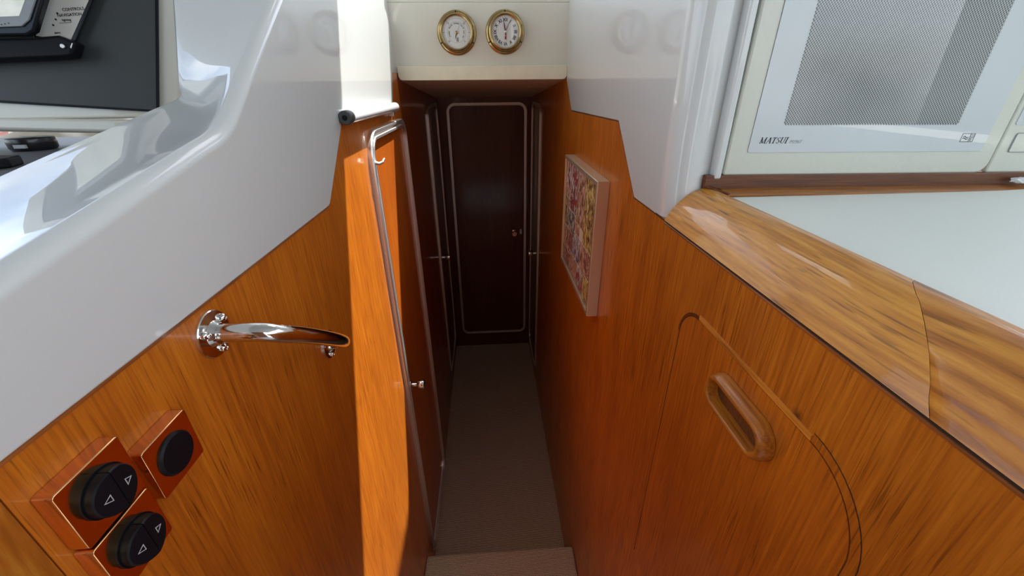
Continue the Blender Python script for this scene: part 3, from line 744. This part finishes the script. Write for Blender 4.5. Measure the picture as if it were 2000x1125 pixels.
bm = BM(); prism(bm, [hc+V((-0.0020, u, v)) for u, v in stad(0.027, 0.0114)], (-0.0003, 0, 0)); obj('handle_recess_shade', bm, 'darkwood', t)  # dark floor paints in the shade of a deeper hollow

# ------------------------------------------------------------------ counter, fiddle rail, ledge
cz0 = -0.122
bm = BM(); box(bm, (0.2838, -0.35, Zc(cz0-0.03)), (1.38, 0.4865, Zc(cz0)))
wt = obj('worktop', bm, 'counter'); tag(wt, 'white laminate worktop in front of the microwave', 'worktop')
prf = [(WR-0.0015, -0.1560), (0.2258, -0.1520), (0.2302, -0.1438), (0.2382, -0.1332), (0.2478, -0.1245), (0.2583, -0.1186), (0.2680, -0.1160), (0.2760, -0.1162), (0.2815, -0.1190), (0.2838, -0.1225), (0.2838, -0.150), (0.235, -0.1575)]
JX = [(0.2235, 0.144), (0.2276, 0.1517), (0.2316, 0.1578), (0.2367, 0.1664), (0.2421, 0.1753), (0.2480, 0.1853), (0.2561, 0.1978), (0.2631, 0.2092), (0.2720, 0.2205), (0.284, 0.2300)]
JX = [tuple(p)[:2] for p in cr([V((a, b, 0)) for a, b in JX], 6)]
def jf(x):
    for (a, b), (c, d) in zip(JX, JX[1:]):
        if x <= c: return b+(d-b)*(max(x, a)-a)/(c-a)
    return JX[-1][1]
PB = [(0.2235, -0.1560), (0.2255, -0.1505), (0.2272, -0.1415), (0.2325, -0.1330), (0.2455, -0.1240), (0.2583, -0.1176), (0.2680, -0.1156), (0.2775, -0.1166), (0.2822, -0.1192), (0.2838, -0.1225)]
def dens(P): return [P[0]] + [V((a[0], a[1], 0)).lerp(V((b[0], b[1], 0)), k/3)[:2] for a, b in zip(P, P[1:9]) for k in (1, 2, 3)]
def fid(name, ya, yb, mat, n, par):
    bm = BM(); rows = []
    p1 = dens(prf)+prf[9:]; p2 = dens(PB)+prf[9:]
    for i in range(n+1):
        f = i/n; bl = 0 if ya is None else max(0, min(1, (1-f)*6)); pp = [(a[0]+(b[0]-a[0])*bl, a[1]+(b[1]-a[1])*bl) for a, b in zip(p1, p2)]
        rows.append([bm.verts.new((x, (jf(x) if ya is None else ya)*(1-f) + (jf(x)-0.0005 if yb is None else yb)*f, Zc(z))) for x, z in pp])
    m = len(pp)
    for i in range(n):
        for j in range(m): bm.faces.new([rows[i][j], rows[i][(j+1) % m], rows[i+1][(j+1) % m], rows[i+1][j]])
    bm.faces.new(rows[0]); bm.faces.new(rows[-1][::-1])
    return obj(name, bm, mat, par, smooth=50)
t = thing('fiddle_rail', 'rounded golden oak rail along the corridor edge of the white worktop', 'rail', (0.25, 0.3, Zc(-0.155)))
fid('rail_section', None, 0.4895, 'oak', 12, t)
o = fid('rail_section', -0.35, None, 'oak2', 48, t); o['label'] = 'swirl-grained oak end section'
bm = BM(); sweep(bm, yz(WR, [(-0.35, -0.1598), (0.488, -0.1598)]), (-1, 0, 0), [(-0.0013, -0.004), (-0.0013, 0.0006), (-0.0006, 0.0013), (0.0008, 0.0013), (0.0013, 0.0006), (0.0013, -0.004)])
struct('trim_6', bm, 'beadwood', 'thin dark bead below the oak rail', 'bead')
bm = BM(); box(bm, (WR-0.0003, -0.35, Zc(-0.1590)), (WR+0.006, 0.489, Zc(-0.1550)))
struct('trim_10', bm, 'gap', 'dark caulked joint under the oak rail', 'joint')
# ledge at the back of the worktop
TILT = math.radians(0.63); PIV = V((0.47, 0.49, Zc(-0.1)))
t = thing('ledge_trim', 'dark wood ledge strip between worktop and microwave', 'trim', PIV)
t.rotation_euler = (0, TILT, 0)
bm = BM(); prism(bm, [(0.2843, 0.4635, Zc(cz0-0.001)), (0.2843, 0.4630, Zc(-0.1210)), (0.2843, 0.4645, Zc(-0.1202)), (0.2843, 0.4868, Zc(-0.1180)), (0.2843, 0.4868, Zc(cz0-0.001))], (1.08, 0, 0)); obj('ledge', bm, 'trimwood', t, bevel=0.0005)
bm = BM(); prism(bm, [(0.2843, 0.4632, Zc(-0.1215)), (0.2843, 0.4632, Zc(-0.1203)), (0.266, 0.4868, Zc(-0.1165)), (0.272, 0.4875, Zc(-0.1165))], (0.002, 0, 0.0012)); obj('end_lip', bm, 'darkwood', t)
bm = BM(); box(bm, (0.266, 0.4869, Zc(-0.150)), (1.38, 0.4950, onY(1665, 340.5, 0.4869).z)); obj('upstand', bm, 'darkwood', t, bevel=0.0006)

# ------------------------------------------------------------------ microwave
YM = 0.489
def MY(px, py, Y):
    p = onY(px, py, Y); d = p - PIV; c_, s_ = math.cos(-TILT), math.sin(-TILT)
    return PIV + V((d.x*c_+d.z*s_, d.y, -d.x*s_+d.z*c_))
a = MY(1411, 345, YM); mx0 = a.x; mz0 = MY(1665, 342.5, YM).z
mz1 = mz0+0.275
doorx = MY(1924, 336, YM).x
t = thing('microwave', 'white microwave oven with perforated window standing behind the worktop', 'microwave', PIV)
t.rotation_euler = (0, TILT, 0)
bm = BM(); box(bm, (mx0+0.002, YM+0.012, mz0), (mx0+0.48, YM+0.31, mz1)); obj('body', bm, 'mwwhite', t, bevel=0.003)
# door
bm = BM(); prism(bm, [(x, YM, z) for x, z in rrect(mx0, doorx, mz0+0.001, mz1-0.001, 0.004, 5, rs=[0.004, 0.004, 0.004, 0.014])], (0, 0.014, 0)); dr = obj('door', bm, 'mwwhite', t, bevel=0.003)
bm = BM(); prism(bm, [(x, YM+0.0005, z) for x, z in rrect(doorx+0.0015, mx0+0.48, mz0+0.001, mz1-0.001, 0.004, 5, rs=[0.004, 0.004, 0.004, 0.004])], (0, 0.014, 0)); cp = obj('control_panel', bm, 'mwwhite', t, bevel=0.003)
g0 = MY(1460, 298, YM-0.001); g1 = MY(1917, 293, YM-0.001)
bm = BM(); prism(bm, [(x, YM-0.0010, z) for x, z in rrect(g0.x, g1.x, g0.z, mz1-0.03, 0.002, 3)], (0, 0.002, 0)); gl = obj('glass_panel', bm, 'mwglass', dr)
bm = BM(); sweep(bm, [(x, YM, z) for x, z in rrect(g0.x, g1.x, g0.z, mz1-0.03, 0.002, 3)], (0, -1, 0), [(-0.0012, 0), (-0.0012, 0.0006), (0, 0.0006), (0, 0)], closed=True); obj('glass_edge', bm, 'greyink', dr)
s0 = MY(1533, 242, YM-0.001); s1 = MY(1873, 240, YM-0.001)
# screen patch with saw-tooth border following the staggered holes
P_ = 0.0023*math.sqrt(2); bm = BM(); pts = []
nx = round((s1.x-s0.x)/P_); nz = round((mz1-0.06-s0.z)/P_)
for i in range(nx): pts += [(i*P_, 0.0), ((i+.5)*P_, -P_/2)]
for i in range(nz): pts += [(nx*P_, i*P_), ((nx+.5)*P_, (i+.5)*P_)]
for i in range(nx): pts += [((nx-i)*P_, nz*P_), ((nx-i-.5)*P_, (nz+.5)*P_)]
for i in range(nz): pts += [(0, (nz-i)*P_), (-P_/2, (nz-i-.5)*P_)]
ox, oz = s0.x, s0.z
# make the origin of this part sit on the hole grid
prism(bm, [(ox+u, YM-0.0014, oz+v) for u, v in pts], (0, 0.0005, 0))
obj('window_screen', bm, 'mesh', dr, smooth=0)
# lettering: stroke-built italic serif capitals
def strokes(segs, o, sc, slant=0.25):
    bm = BM()
    for (x0_, z0_, x1_, z1_, w_) in segs:
        a = V((x0_+slant*z0_, 0, z0_)); b = V((x1_+slant*z1_, 0, z1_)); d = (b-a).normalized()
        if abs(d.z) < 0.35: s = V((0, 0, w_/2))
        else: s = V((w_/2, 0, 0))
        q = [a-s, a+s, b+s, b-s]
        prism(bm, [V(o)+V((p.x*sc, 0, p.z*sc)) for p in q], (0, -0.00012, 0))
    return bm
G_ = {'M': ([(0.1, 0, .1, 1, .1), (.1, 1, .5, 0, .2), (.5, 0, .95, 1, .08), (.95, 0, .95, 1, .2), (-.05, 0, .25, 0, .07), (-.05, 1, .2, 1, .07), (.8, 0, 1.1, 0, .07), (.9, 1, 1.1, 1, .07)], 1.25),
      'A': ([(0.05, 0, .5, 1, .08), (.5, 1, .8, 0, .22), (.2, .35, .68, .35, .07), (-.08, 0, .2, 0, .07), (.62, 0, .95, 0, .07)], 1.0),
      'T': ([(.4, 0, .4, 1, .2), (0, .97, .8, .97, .08), (0, .78, .03, 1, .07), (.8, .78, .77, 1, .07), (.22, 0, .58, 0, .07)], .95),
      'S': ([(.55, .8, .5, .95, .09), (.5, .96, .2, .96, .08), (.12, .9, .12, .62, .15), (.12, .62, .55, .40, .2), (.52, .42, .52, .12, .15), (.5, .04, .15, .04, .08), (.06, .22, .1, .04, .09)], .75),
      'U': ([(.15, 1, .15, .2, .2), (.15, .2, .3, .03, .12), (.3, .04, .6, .04, .09), (.6, .04, .75, .2, .08), (.75, .2, .75, 1, .09), (0, 1, .32, 1, .07), (.62, 1, .9, 1, .07)], 1.0),
      'I': ([(.2, 0, .2, 1, .2), (0, 0, .4, 0, .07), (0, 1, .4, 1, .07)], .45)}
pA = MY(1483, 280, YM-0.0011); pB = MY(1536, 280, YM-0.0011); pC = MY(1483, 268, YM-0.0011)
sc = (pC.z-pA.z)*0.95
tot = sum(G_[ch][1] for ch in 'MATSUI'); kx = (pB.x-pA.x)/(tot*sc)
x = pA.x; bm = BM()
for ch in 'MATSUI':
    segs, adv = G_[ch]
    b2 = strokes([(a_*kx, b_, c_*kx, d_, w_*kx) for a_, b_, c_, d_, w_ in segs], (x, YM-0.0011, pA.z), sc)
    merge_bm(bm, b2); x += adv*sc*kx
obj('brand_lettering', bm, 'ink', dr, smooth=0, merge=False)
q = MY(1542, 277, YM-0.0011)
obj('model_lettering', lettering('m', 'M196T', 0.0052, q, (1, 0, 0), (0, 0, 1), 'ink', dr, shear=0.3, align='LEFT', depth=0.0001), 'greyink', dr, smooth=0)
# small symbol lower right : slanted box, two waves and two side cells
i0 = MY(1874, 277, YM-0.0011); i1 = MY(1898, 277, YM-0.0011); i2 = MY(1880, 261, YM-0.0011)
W_ = i1.x-i0.x; H_ = i2.z-i0.z; bm = BM()
def ln(u0, v0, u1, v1, w_=0.0005):
    a = V((i0.x+u0*W_, YM-0.0011, i0.z+v0*H_)); b = V((i0.x+u1*W_, YM-0.0011, i0.z+v1*H_)); d = (b-a).normalized(); s = V((-d.z, 0, d.x))*w_/2
    prism(bm, [a-s, a+s, b+s, b-s], (0, -0.00012, 0))
for L4 in [(0, 0, 1, 0), (1, 0, 1, 1), (1, 1, 0, 1), (0, 1, 0, 0), (.66, 0, .66, 1), (.66, .62, 1, .62), (.66, .82, 1, .82), (.76, .12, .76, .5), (.76, .5, .9, .5), (.76, .31, .88, .31), (.76, .12, .9, .12)]: ln(*L4)
for v in (.38, .58):
    pts = [(.12+.42*k/12, v+.09*math.sin(2*PI*k/12)) for k in range(13)]
    for p, q in zip(pts, pts[1:]): ln(p[0], p[1], q[0], q[1], 0.0007)
obj('oven_symbol', bm, 'ink', dr, smooth=0, merge=False)
# control panel: display window and touch keys
k0 = MY(1968, 297, YM); 
bm = BM(); prism(bm, [(x, YM-0.0004, z) for x, z in rrect(k0.x, k0.x+0.075, k0.z, k0.z+0.022, 0.002, 3)], (0, 0.001, 0)); 
bb = obj('door_button', bm, 'mwwhite', cp)
bm = BM(); sweep(bm, [(x, YM, z) for x, z in rrect(k0.x, k0.x+0.075, k0.z, k0.z+0.022, 0.002, 3)], (0, -1, 0), [(-0.0004, 0), (-0.0004, 0.0008), (0.0004, 0.0008), (0.0004, 0)], closed=True); obj('button_outline', bm, 'greyink', bb)
k1 = MY(1983, 244, YM)
bm = BM(); prism(bm, [(x, YM-0.0004, z) for x, z in rrect(k1.x, k1.x+0.085, k1.z, k1.z+0.15, 0.002, 3)], (0, 0.001, 0)); kp_ = obj('key_panel', bm, 'mwglass', cp)
for r_ in range(6):
    for c_ in range(3):
        q = (k1.x+0.012+c_*0.026, YM-0.0006, k1.z+0.010+r_*0.022)
        obj('key', lathe(BM(), q, (0, -1, 0), [(0.006, 0), (0.006, 0.0004), (0, 0.0004)], 18), 'greyplastic', kp_)
# locker frame left of the oven
bm = BM(); box(bm, (WR+0.050, 0.486, Zc(-0.1058)), (mx0-0.0025, 0.52, Zc(0.24)))
struct('trim_7', bm, 'gel', 'white upright trim strip left of the microwave', 'trim', bevel=0.003)
bm = BM(); box(bm, (WR+0.052, 0.50, Zc(-0.1055)), (mx0+0.0015, 0.515, Zc(0.20)))  # dark box fills the open slit, standing for its shade
struct('trim_9', bm, 'gap', 'dark filler painted for the shade in the slit between the upright trim strip and the microwave', 'gap')
bm = BM(); box(bm, (WR+0.05, 0.85, Zc(-0.15)), (1.4, 0.87, Zc(0.6))); box(bm, (1.385, -0.35, Zc(-1.45)), (1.40, 0.87, Zc(0.24)))
struct('wall_locker', bm, 'gel', 'white back of the microwave locker', 'wall')
# crumpled clear wrapper on the ledge at the right edge
bm = BM(); bmesh.ops.create_icosphere(bm, subdivisions=3, radius=1)
wp = onY(1996, 352, 0.478); random.seed(3)
for v in bm.verts:
    k = 0.75+random.random()*0.5; v.co = V((v.co.x*0.014*k, v.co.y*0.006*k, max(-1, v.co.z)*0.0035*k)) + wp
wr = obj('crumpled_wrapper', bm, 'white', smooth=0); tag(wr, 'small crumpled whitish wrapper on the ledge under the microwave', 'wrapper')

# ------------------------------------------------------------------ dash on the left
ZS = -0.075
bm = BM(); box(bm, (-1.25, -0.35, Zc(ZS-0.01)), (-0.362, 0.80, Zc(ZS)))
o = struct('trim_8', bm, 'shelf', 'flat grey textured dash top beyond the white ledge', 'dash')
# surround: gelcoat frame standing behind the shelf, facing aft, turned a little
o1 = V((-0.60, 0.72, Zc(0))); nn = V((0.20, -1, 0.12)).normalized()
def PP(px, py, off=0.0): return onP(px, py, o1+nn*off, nn)
bm = BM()
fr_ = [PP(352, 228, 0), PP(352, -120, 0), PP(-400, -120, 0), PP(-400, 246, 0)]
prism(bm, fr_, -nn*0.012)
st_ = [PP(-400, 246, 0), PP(352, 262, 0), PP(352, 236, 0), PP(-400, 224, 0)]
prism(bm, st_, nn*0.014)
struct('wall_dash', bm, 'gelw', 'pale moulded dash surround behind the charcoal instrument panel', 'wall', bevel=0.005)
ip = [PP(308, 217, 0.004), PP(305, -100, 0.004), PP(-300, -100, 0.004), PP(-300, 180, 0.004)]
t = thing('instrument_panel', 'charcoal textured instrument panel at the top left', 'instrument panel', PP(150, 205, 0.0))
bm = BM(); prism(bm, ip, -nn*0.003); obj('panel_face', bm, 'dash', t)
bm = BM(); sweep(bm, ip, nn, [(-0.0016, -0.002), (-0.0016, 0.001), (0.0016, 0.001), (0.0016, -0.002)], closed=True); obj('seal', bm, 'black', t)
# tray / cradle with tablet and leaflet
def slab(pts, off, th, mat, name, par, bev=0.0):
    bm = BM(); prism(bm, [PP(px, py, off) for px, py in pts], -nn*th); return obj(name, bm, mat, par, bevel=bev)
t = thing('tablet', 'grey-bezelled tablet with pale screen in a black case at the top left corner', 'tablet', PP(40, 75, 0.06))
slab([(-160, -90), (112, -90), (66, 60), (52, 68), (-160, 72)], 0.045, 0.012, 'blackgloss', 'case', t, 0.003)
b_ = slab([(-150, -90), (97, -90), (56, 38), (42, 51), (-150, 60)], 0.048, 0.003, 'greyplastic', 'bezel', t, 0.001)
slab([(-140, -90), (80, -90), (37, 31), (-140, 38)], 0.0485, 0.0006, 'screen', 'screen', t)
for k in range(3):
    obj('button', lathe(BM(), PP(3+7*k, 48-1.3*k, 0.048), nn, [(0.0007, 0), (0.0007, 0.0004), (0, 0.0004)], 10), 'ink', b_)
t = thing('leaflet', 'printed paper leaflet in a black sleeve right of the tablet', 'leaflet', PP(120, 80, 0.03))
slab([(100, -70), (208, -70), (140, 98), (60, 90)], 0.016, 0.004, 'blackgloss', 'sleeve', t, 0.001)
slab([(112, -60), (200, -60), (137, 80), (70, 70)], 0.0165, 0.0005, 'paper', 'sheet', t)
e1 = (PP(170, 20, 0.0167)-PP(115, 24, 0.0167)).normalized(); e2 = (PP(145, 0, 0.0167)-PP(120, 60, 0.0167)).normalized()
e1 = V(e1); n_ = nn; e2 = n_.cross(e1).normalized()
bm = BM()
for (px, py, s, sz) in ((143, 18, 'CONTROLS', 0.0050), (136, 29, 'NAVIGATION', 0.0048), (130, 39, 'lighting', 0.0036), (128, 44, '---------------', 0.003), (112, 64, 'alarm', 0.0032)):
    merge_bm(bm, lettering('l', s, sz, PP(px, py, 0.0168), e1, e2, 'ink', t, depth=0.0001, bold=0.0001))
for (px, py) in ((112, 26), (109, 38), (104, 49)):
    lathe(bm, PP(px, py, 0.0168), nn, [(0.0013, 0), (0.0013, 0.0002), (0, 0.0002)], 10)
obj('printed_text', bm, 'ink', t, smooth=0, merge=False)
t = thing('device_tray', 'black plastic tray holding the tablet and leaflet', 'tray', PP(60, 110, 0.03))
slab([(-160, 76), (60, 72), (112, 68), (132, 76), (148, 82), (140, 109), (120, 112), (-160, 124)], 0.031, 0.022, 'black', 'tray_body', t, 0.004)
obj('bolt', lathe(BM(), PP(122, 90, 0.032), nn, [(0.003, 0), (0.0025, 0.001), (0, 0.001)], 14), 'alu', t)
slab([(137, 92), (140, 84), (142, 84), (139, 95)], 0.0315, 0.0006, 'alu', 'slot_mark', t)
# black socket cap on the shelf
cp0 = onZ(70, 292, Zc(ZS))
t = thing('socket_cap', 'round black cap lying on the grey dash shelf', 'cap', cp0)
obj('cap', lathe(BM(), cp0, (0, 0, 1), [(0, 0), (0.022, 0), (0.0245, 0.003), (0.025, 0.013), (0.0242, 0.0155), (0.023, 0.0162), (0, 0.0168)], 48), 'blackgloss', t)
obj('lettering', lettering('u', 'USB', 0.010, cp0+V((-0.002, 0.0, 0.0169)), (1, -0.1, 0), (0.1, 1, 0), 'greyink', t, depth=0.0002, space=1.3), 'greyplastic', t, smooth=0)
q = cp0+V((0.006, -0.0245, 0.0065)); bm = BM(); box(bm, q+V((-0.0075, -0.001, -0.002)), q+V((0.0075, 0.002, 0.0025))); obj('tab', bm, 'greyplastic', t)
# red pencil and second black object at the left edge
pa = onZ(22, 256, Zc(ZS+0.004)); pb = onZ(-90, 282, Zc(ZS+0.004))
t = thing('pencil', 'red and cream pencil end at the left edge of the dash shelf', 'pencil', pa)
obj('barrel', tube(BM(), [pb, pa.lerp(pb, 0.12)], 0.0035, 6), 'red2', t); obj('tip', tube(BM(), [pa.lerp(pb, 0.12), pa], [0.0035, 0.0028], 6), 'cream', t)
bk = onZ(-14, 330, Zc(ZS)); bm = BM(); prism(bm, [bk+V(p) for p in ((0.014, 0.006, 0), (0.004, 0.03, 0), (-0.05, 0.03, 0), (-0.05, -0.02, 0), (0.002, -0.02, 0))], (0, 0, 0.01))
o = obj('black_case', bm, 'black', bevel=0.002); tag(o, 'corner of a small black case on the dash shelf at the left edge', 'case')

# ------------------------------------------------------------------ coach roof with hatch, cockpit behind
hx0, hx1, hy0, hy1 = -0.06, 0.452, 1.134, 1.530; RZ = 0.9
bm = BM(); X0, X1, Y0, Y1 = -1.8, 1.45, -1.6, 1.95
outer = [(X1, Y1), (X0, Y1), (X0, Y0), (X1, Y0)]
inner = rrect(hx0, hx1, hy0, hy1, 0.02, 4)
for zz in (0, 1):
    pass
def ringface(bm, z):
    iv = [bm.verts.new((x, y, z)) for x, y in inner]; ov = [bm.verts.new((x, y, z)) for x, y in outer]
    k = 5
    for c_ in range(4):
        seg = iv[c_*k:(c_+1)*k]
        for i in range(k-1): bm.faces.new([ov[c_], seg[i+1], seg[i]])
        nx_ = iv[((c_+1)*k) % len(iv)]
        bm.faces.new([ov[c_], ov[(c_+1) % 4], nx_, seg[-1]])
    return iv, ov
i1_, o1_ = ringface(bm, Zc(RZ)); i2_, o2_ = ringface(bm, Zc(RZ+0.03))
for A, B in ((i1_, i2_), (o1_, o2_)):
    for i in range(len(A)): bm.faces.new([A[i], A[(i+1) % len(A)], B[(i+1) % len(A)], B[i]])
M['roof'] = simple('grey_headlining', (0.34, 0.35, 0.36), 0.7)
struct('ceiling_saloon', bm, 'roof', 'grey-lined coach roof with an open hatch, above the picture', 'ceiling')
bm = BM(); box(bm, (-3.5, -4.5, Zc(-1.30)), (3.5, -0.36, Zc(-1.27)))
struct('floor_cockpit', bm, 'deck', 'pale cockpit sole behind the photographer', 'floor')
bm = BM(); box(bm, (-1.25, -1.7, Zc(-1.27)), (0.55, -1.6, Zc(0.93)))  # added unseen panel, keeps aft sky light out of the corridor
struct('wall_aft_blocker', bm, 'darkwood', 'unseen dark panel added behind the photographer to block light', 'wall')
# helm seat behind, seen only mirrored in the oven door
t = thing('helm_seat', 'grey upholstered helm seat behind the photographer, seen only as a reflection', 'seat', (1.35, -1.6, Zc(-1.27)))
bm = BM(); box(bm, (1.0, -1.9, Zc(-0.75)), (1.75, -1.25, Zc(-0.6))); obj('seat', bm, 'seat', t, bevel=0.04)
bm = BM(); box(bm, (1.0, -2.0, Zc(-0.6)), (1.75, -1.85, Zc(0.12))); obj('backrest', bm, 'seat', t, bevel=0.05)
bm = BM(); box(bm, (1.15, -1.8, Zc(-1.27)), (1.6, -1.4, Zc(-0.75))); obj('seat_base', bm, 'gel', t, bevel=0.02)

# ------------------------------------------------------------------ light
sun = bpy.data.lights.new('sun', 'SUN'); so = bpy.data.objects.new('sun', sun); C.objects.link(so)
d = V((-0.36, -0.45, -1)).normalized()
so.rotation_euler = d.to_track_quat('-Z', 'Y').to_euler(); sun.energy = 7.8; sun.angle = math.radians(0.53); sun.color = (1, 0.96, 0.90)
w = bpy.data.worlds.new('world'); bpy.context.scene.world = w; w.use_nodes = True
nt = w.node_tree; bg = nt.nodes['Background']; sk = nt.nodes.new('ShaderNodeTexSky'); sk.sky_type = 'NISHITA'
sk.sun_disc = False; sk.sun_elevation = math.radians(60); sk.sun_rotation = math.atan2(0.36, 0.45); sk.air_density = 1.0; sk.dust_density = 2.5
tc = nt.nodes.new('ShaderNodeTexCoord'); n = nt.nodes.new('ShaderNodeTexNoise'); n.inputs['Scale'].default_value = 2.2; n.inputs['Detail'].default_value = 5
nt.links.new(tc.outputs['Generated'], n.inputs['Vector'])
cl = ramp(nt, [(0.42, 0.0), (0.62, 1.0)], n.outputs['Fac'])
mx = nt.nodes.new('ShaderNodeMix'); mx.data_type = 'RGBA'; nt.links.new(cl, mx.inputs['Factor']); nt.links.new(sk.outputs['Color'], mx.inputs['A']); mx.inputs['B'].default_value = (6.5, 6.8, 7.2, 1)
nt.links.new(mx.outputs['Result'], bg.inputs['Color']); bg.inputs['Strength'].default_value = 0.27
sc_ = bpy.context.scene; sc_.view_settings.view_transform = 'Standard'; sc_.view_settings.look = 'None'; sc_.view_settings.gamma = 1; sc_.view_settings.use_curve_mapping = False
sc_.view_settings.exposure = 0.72
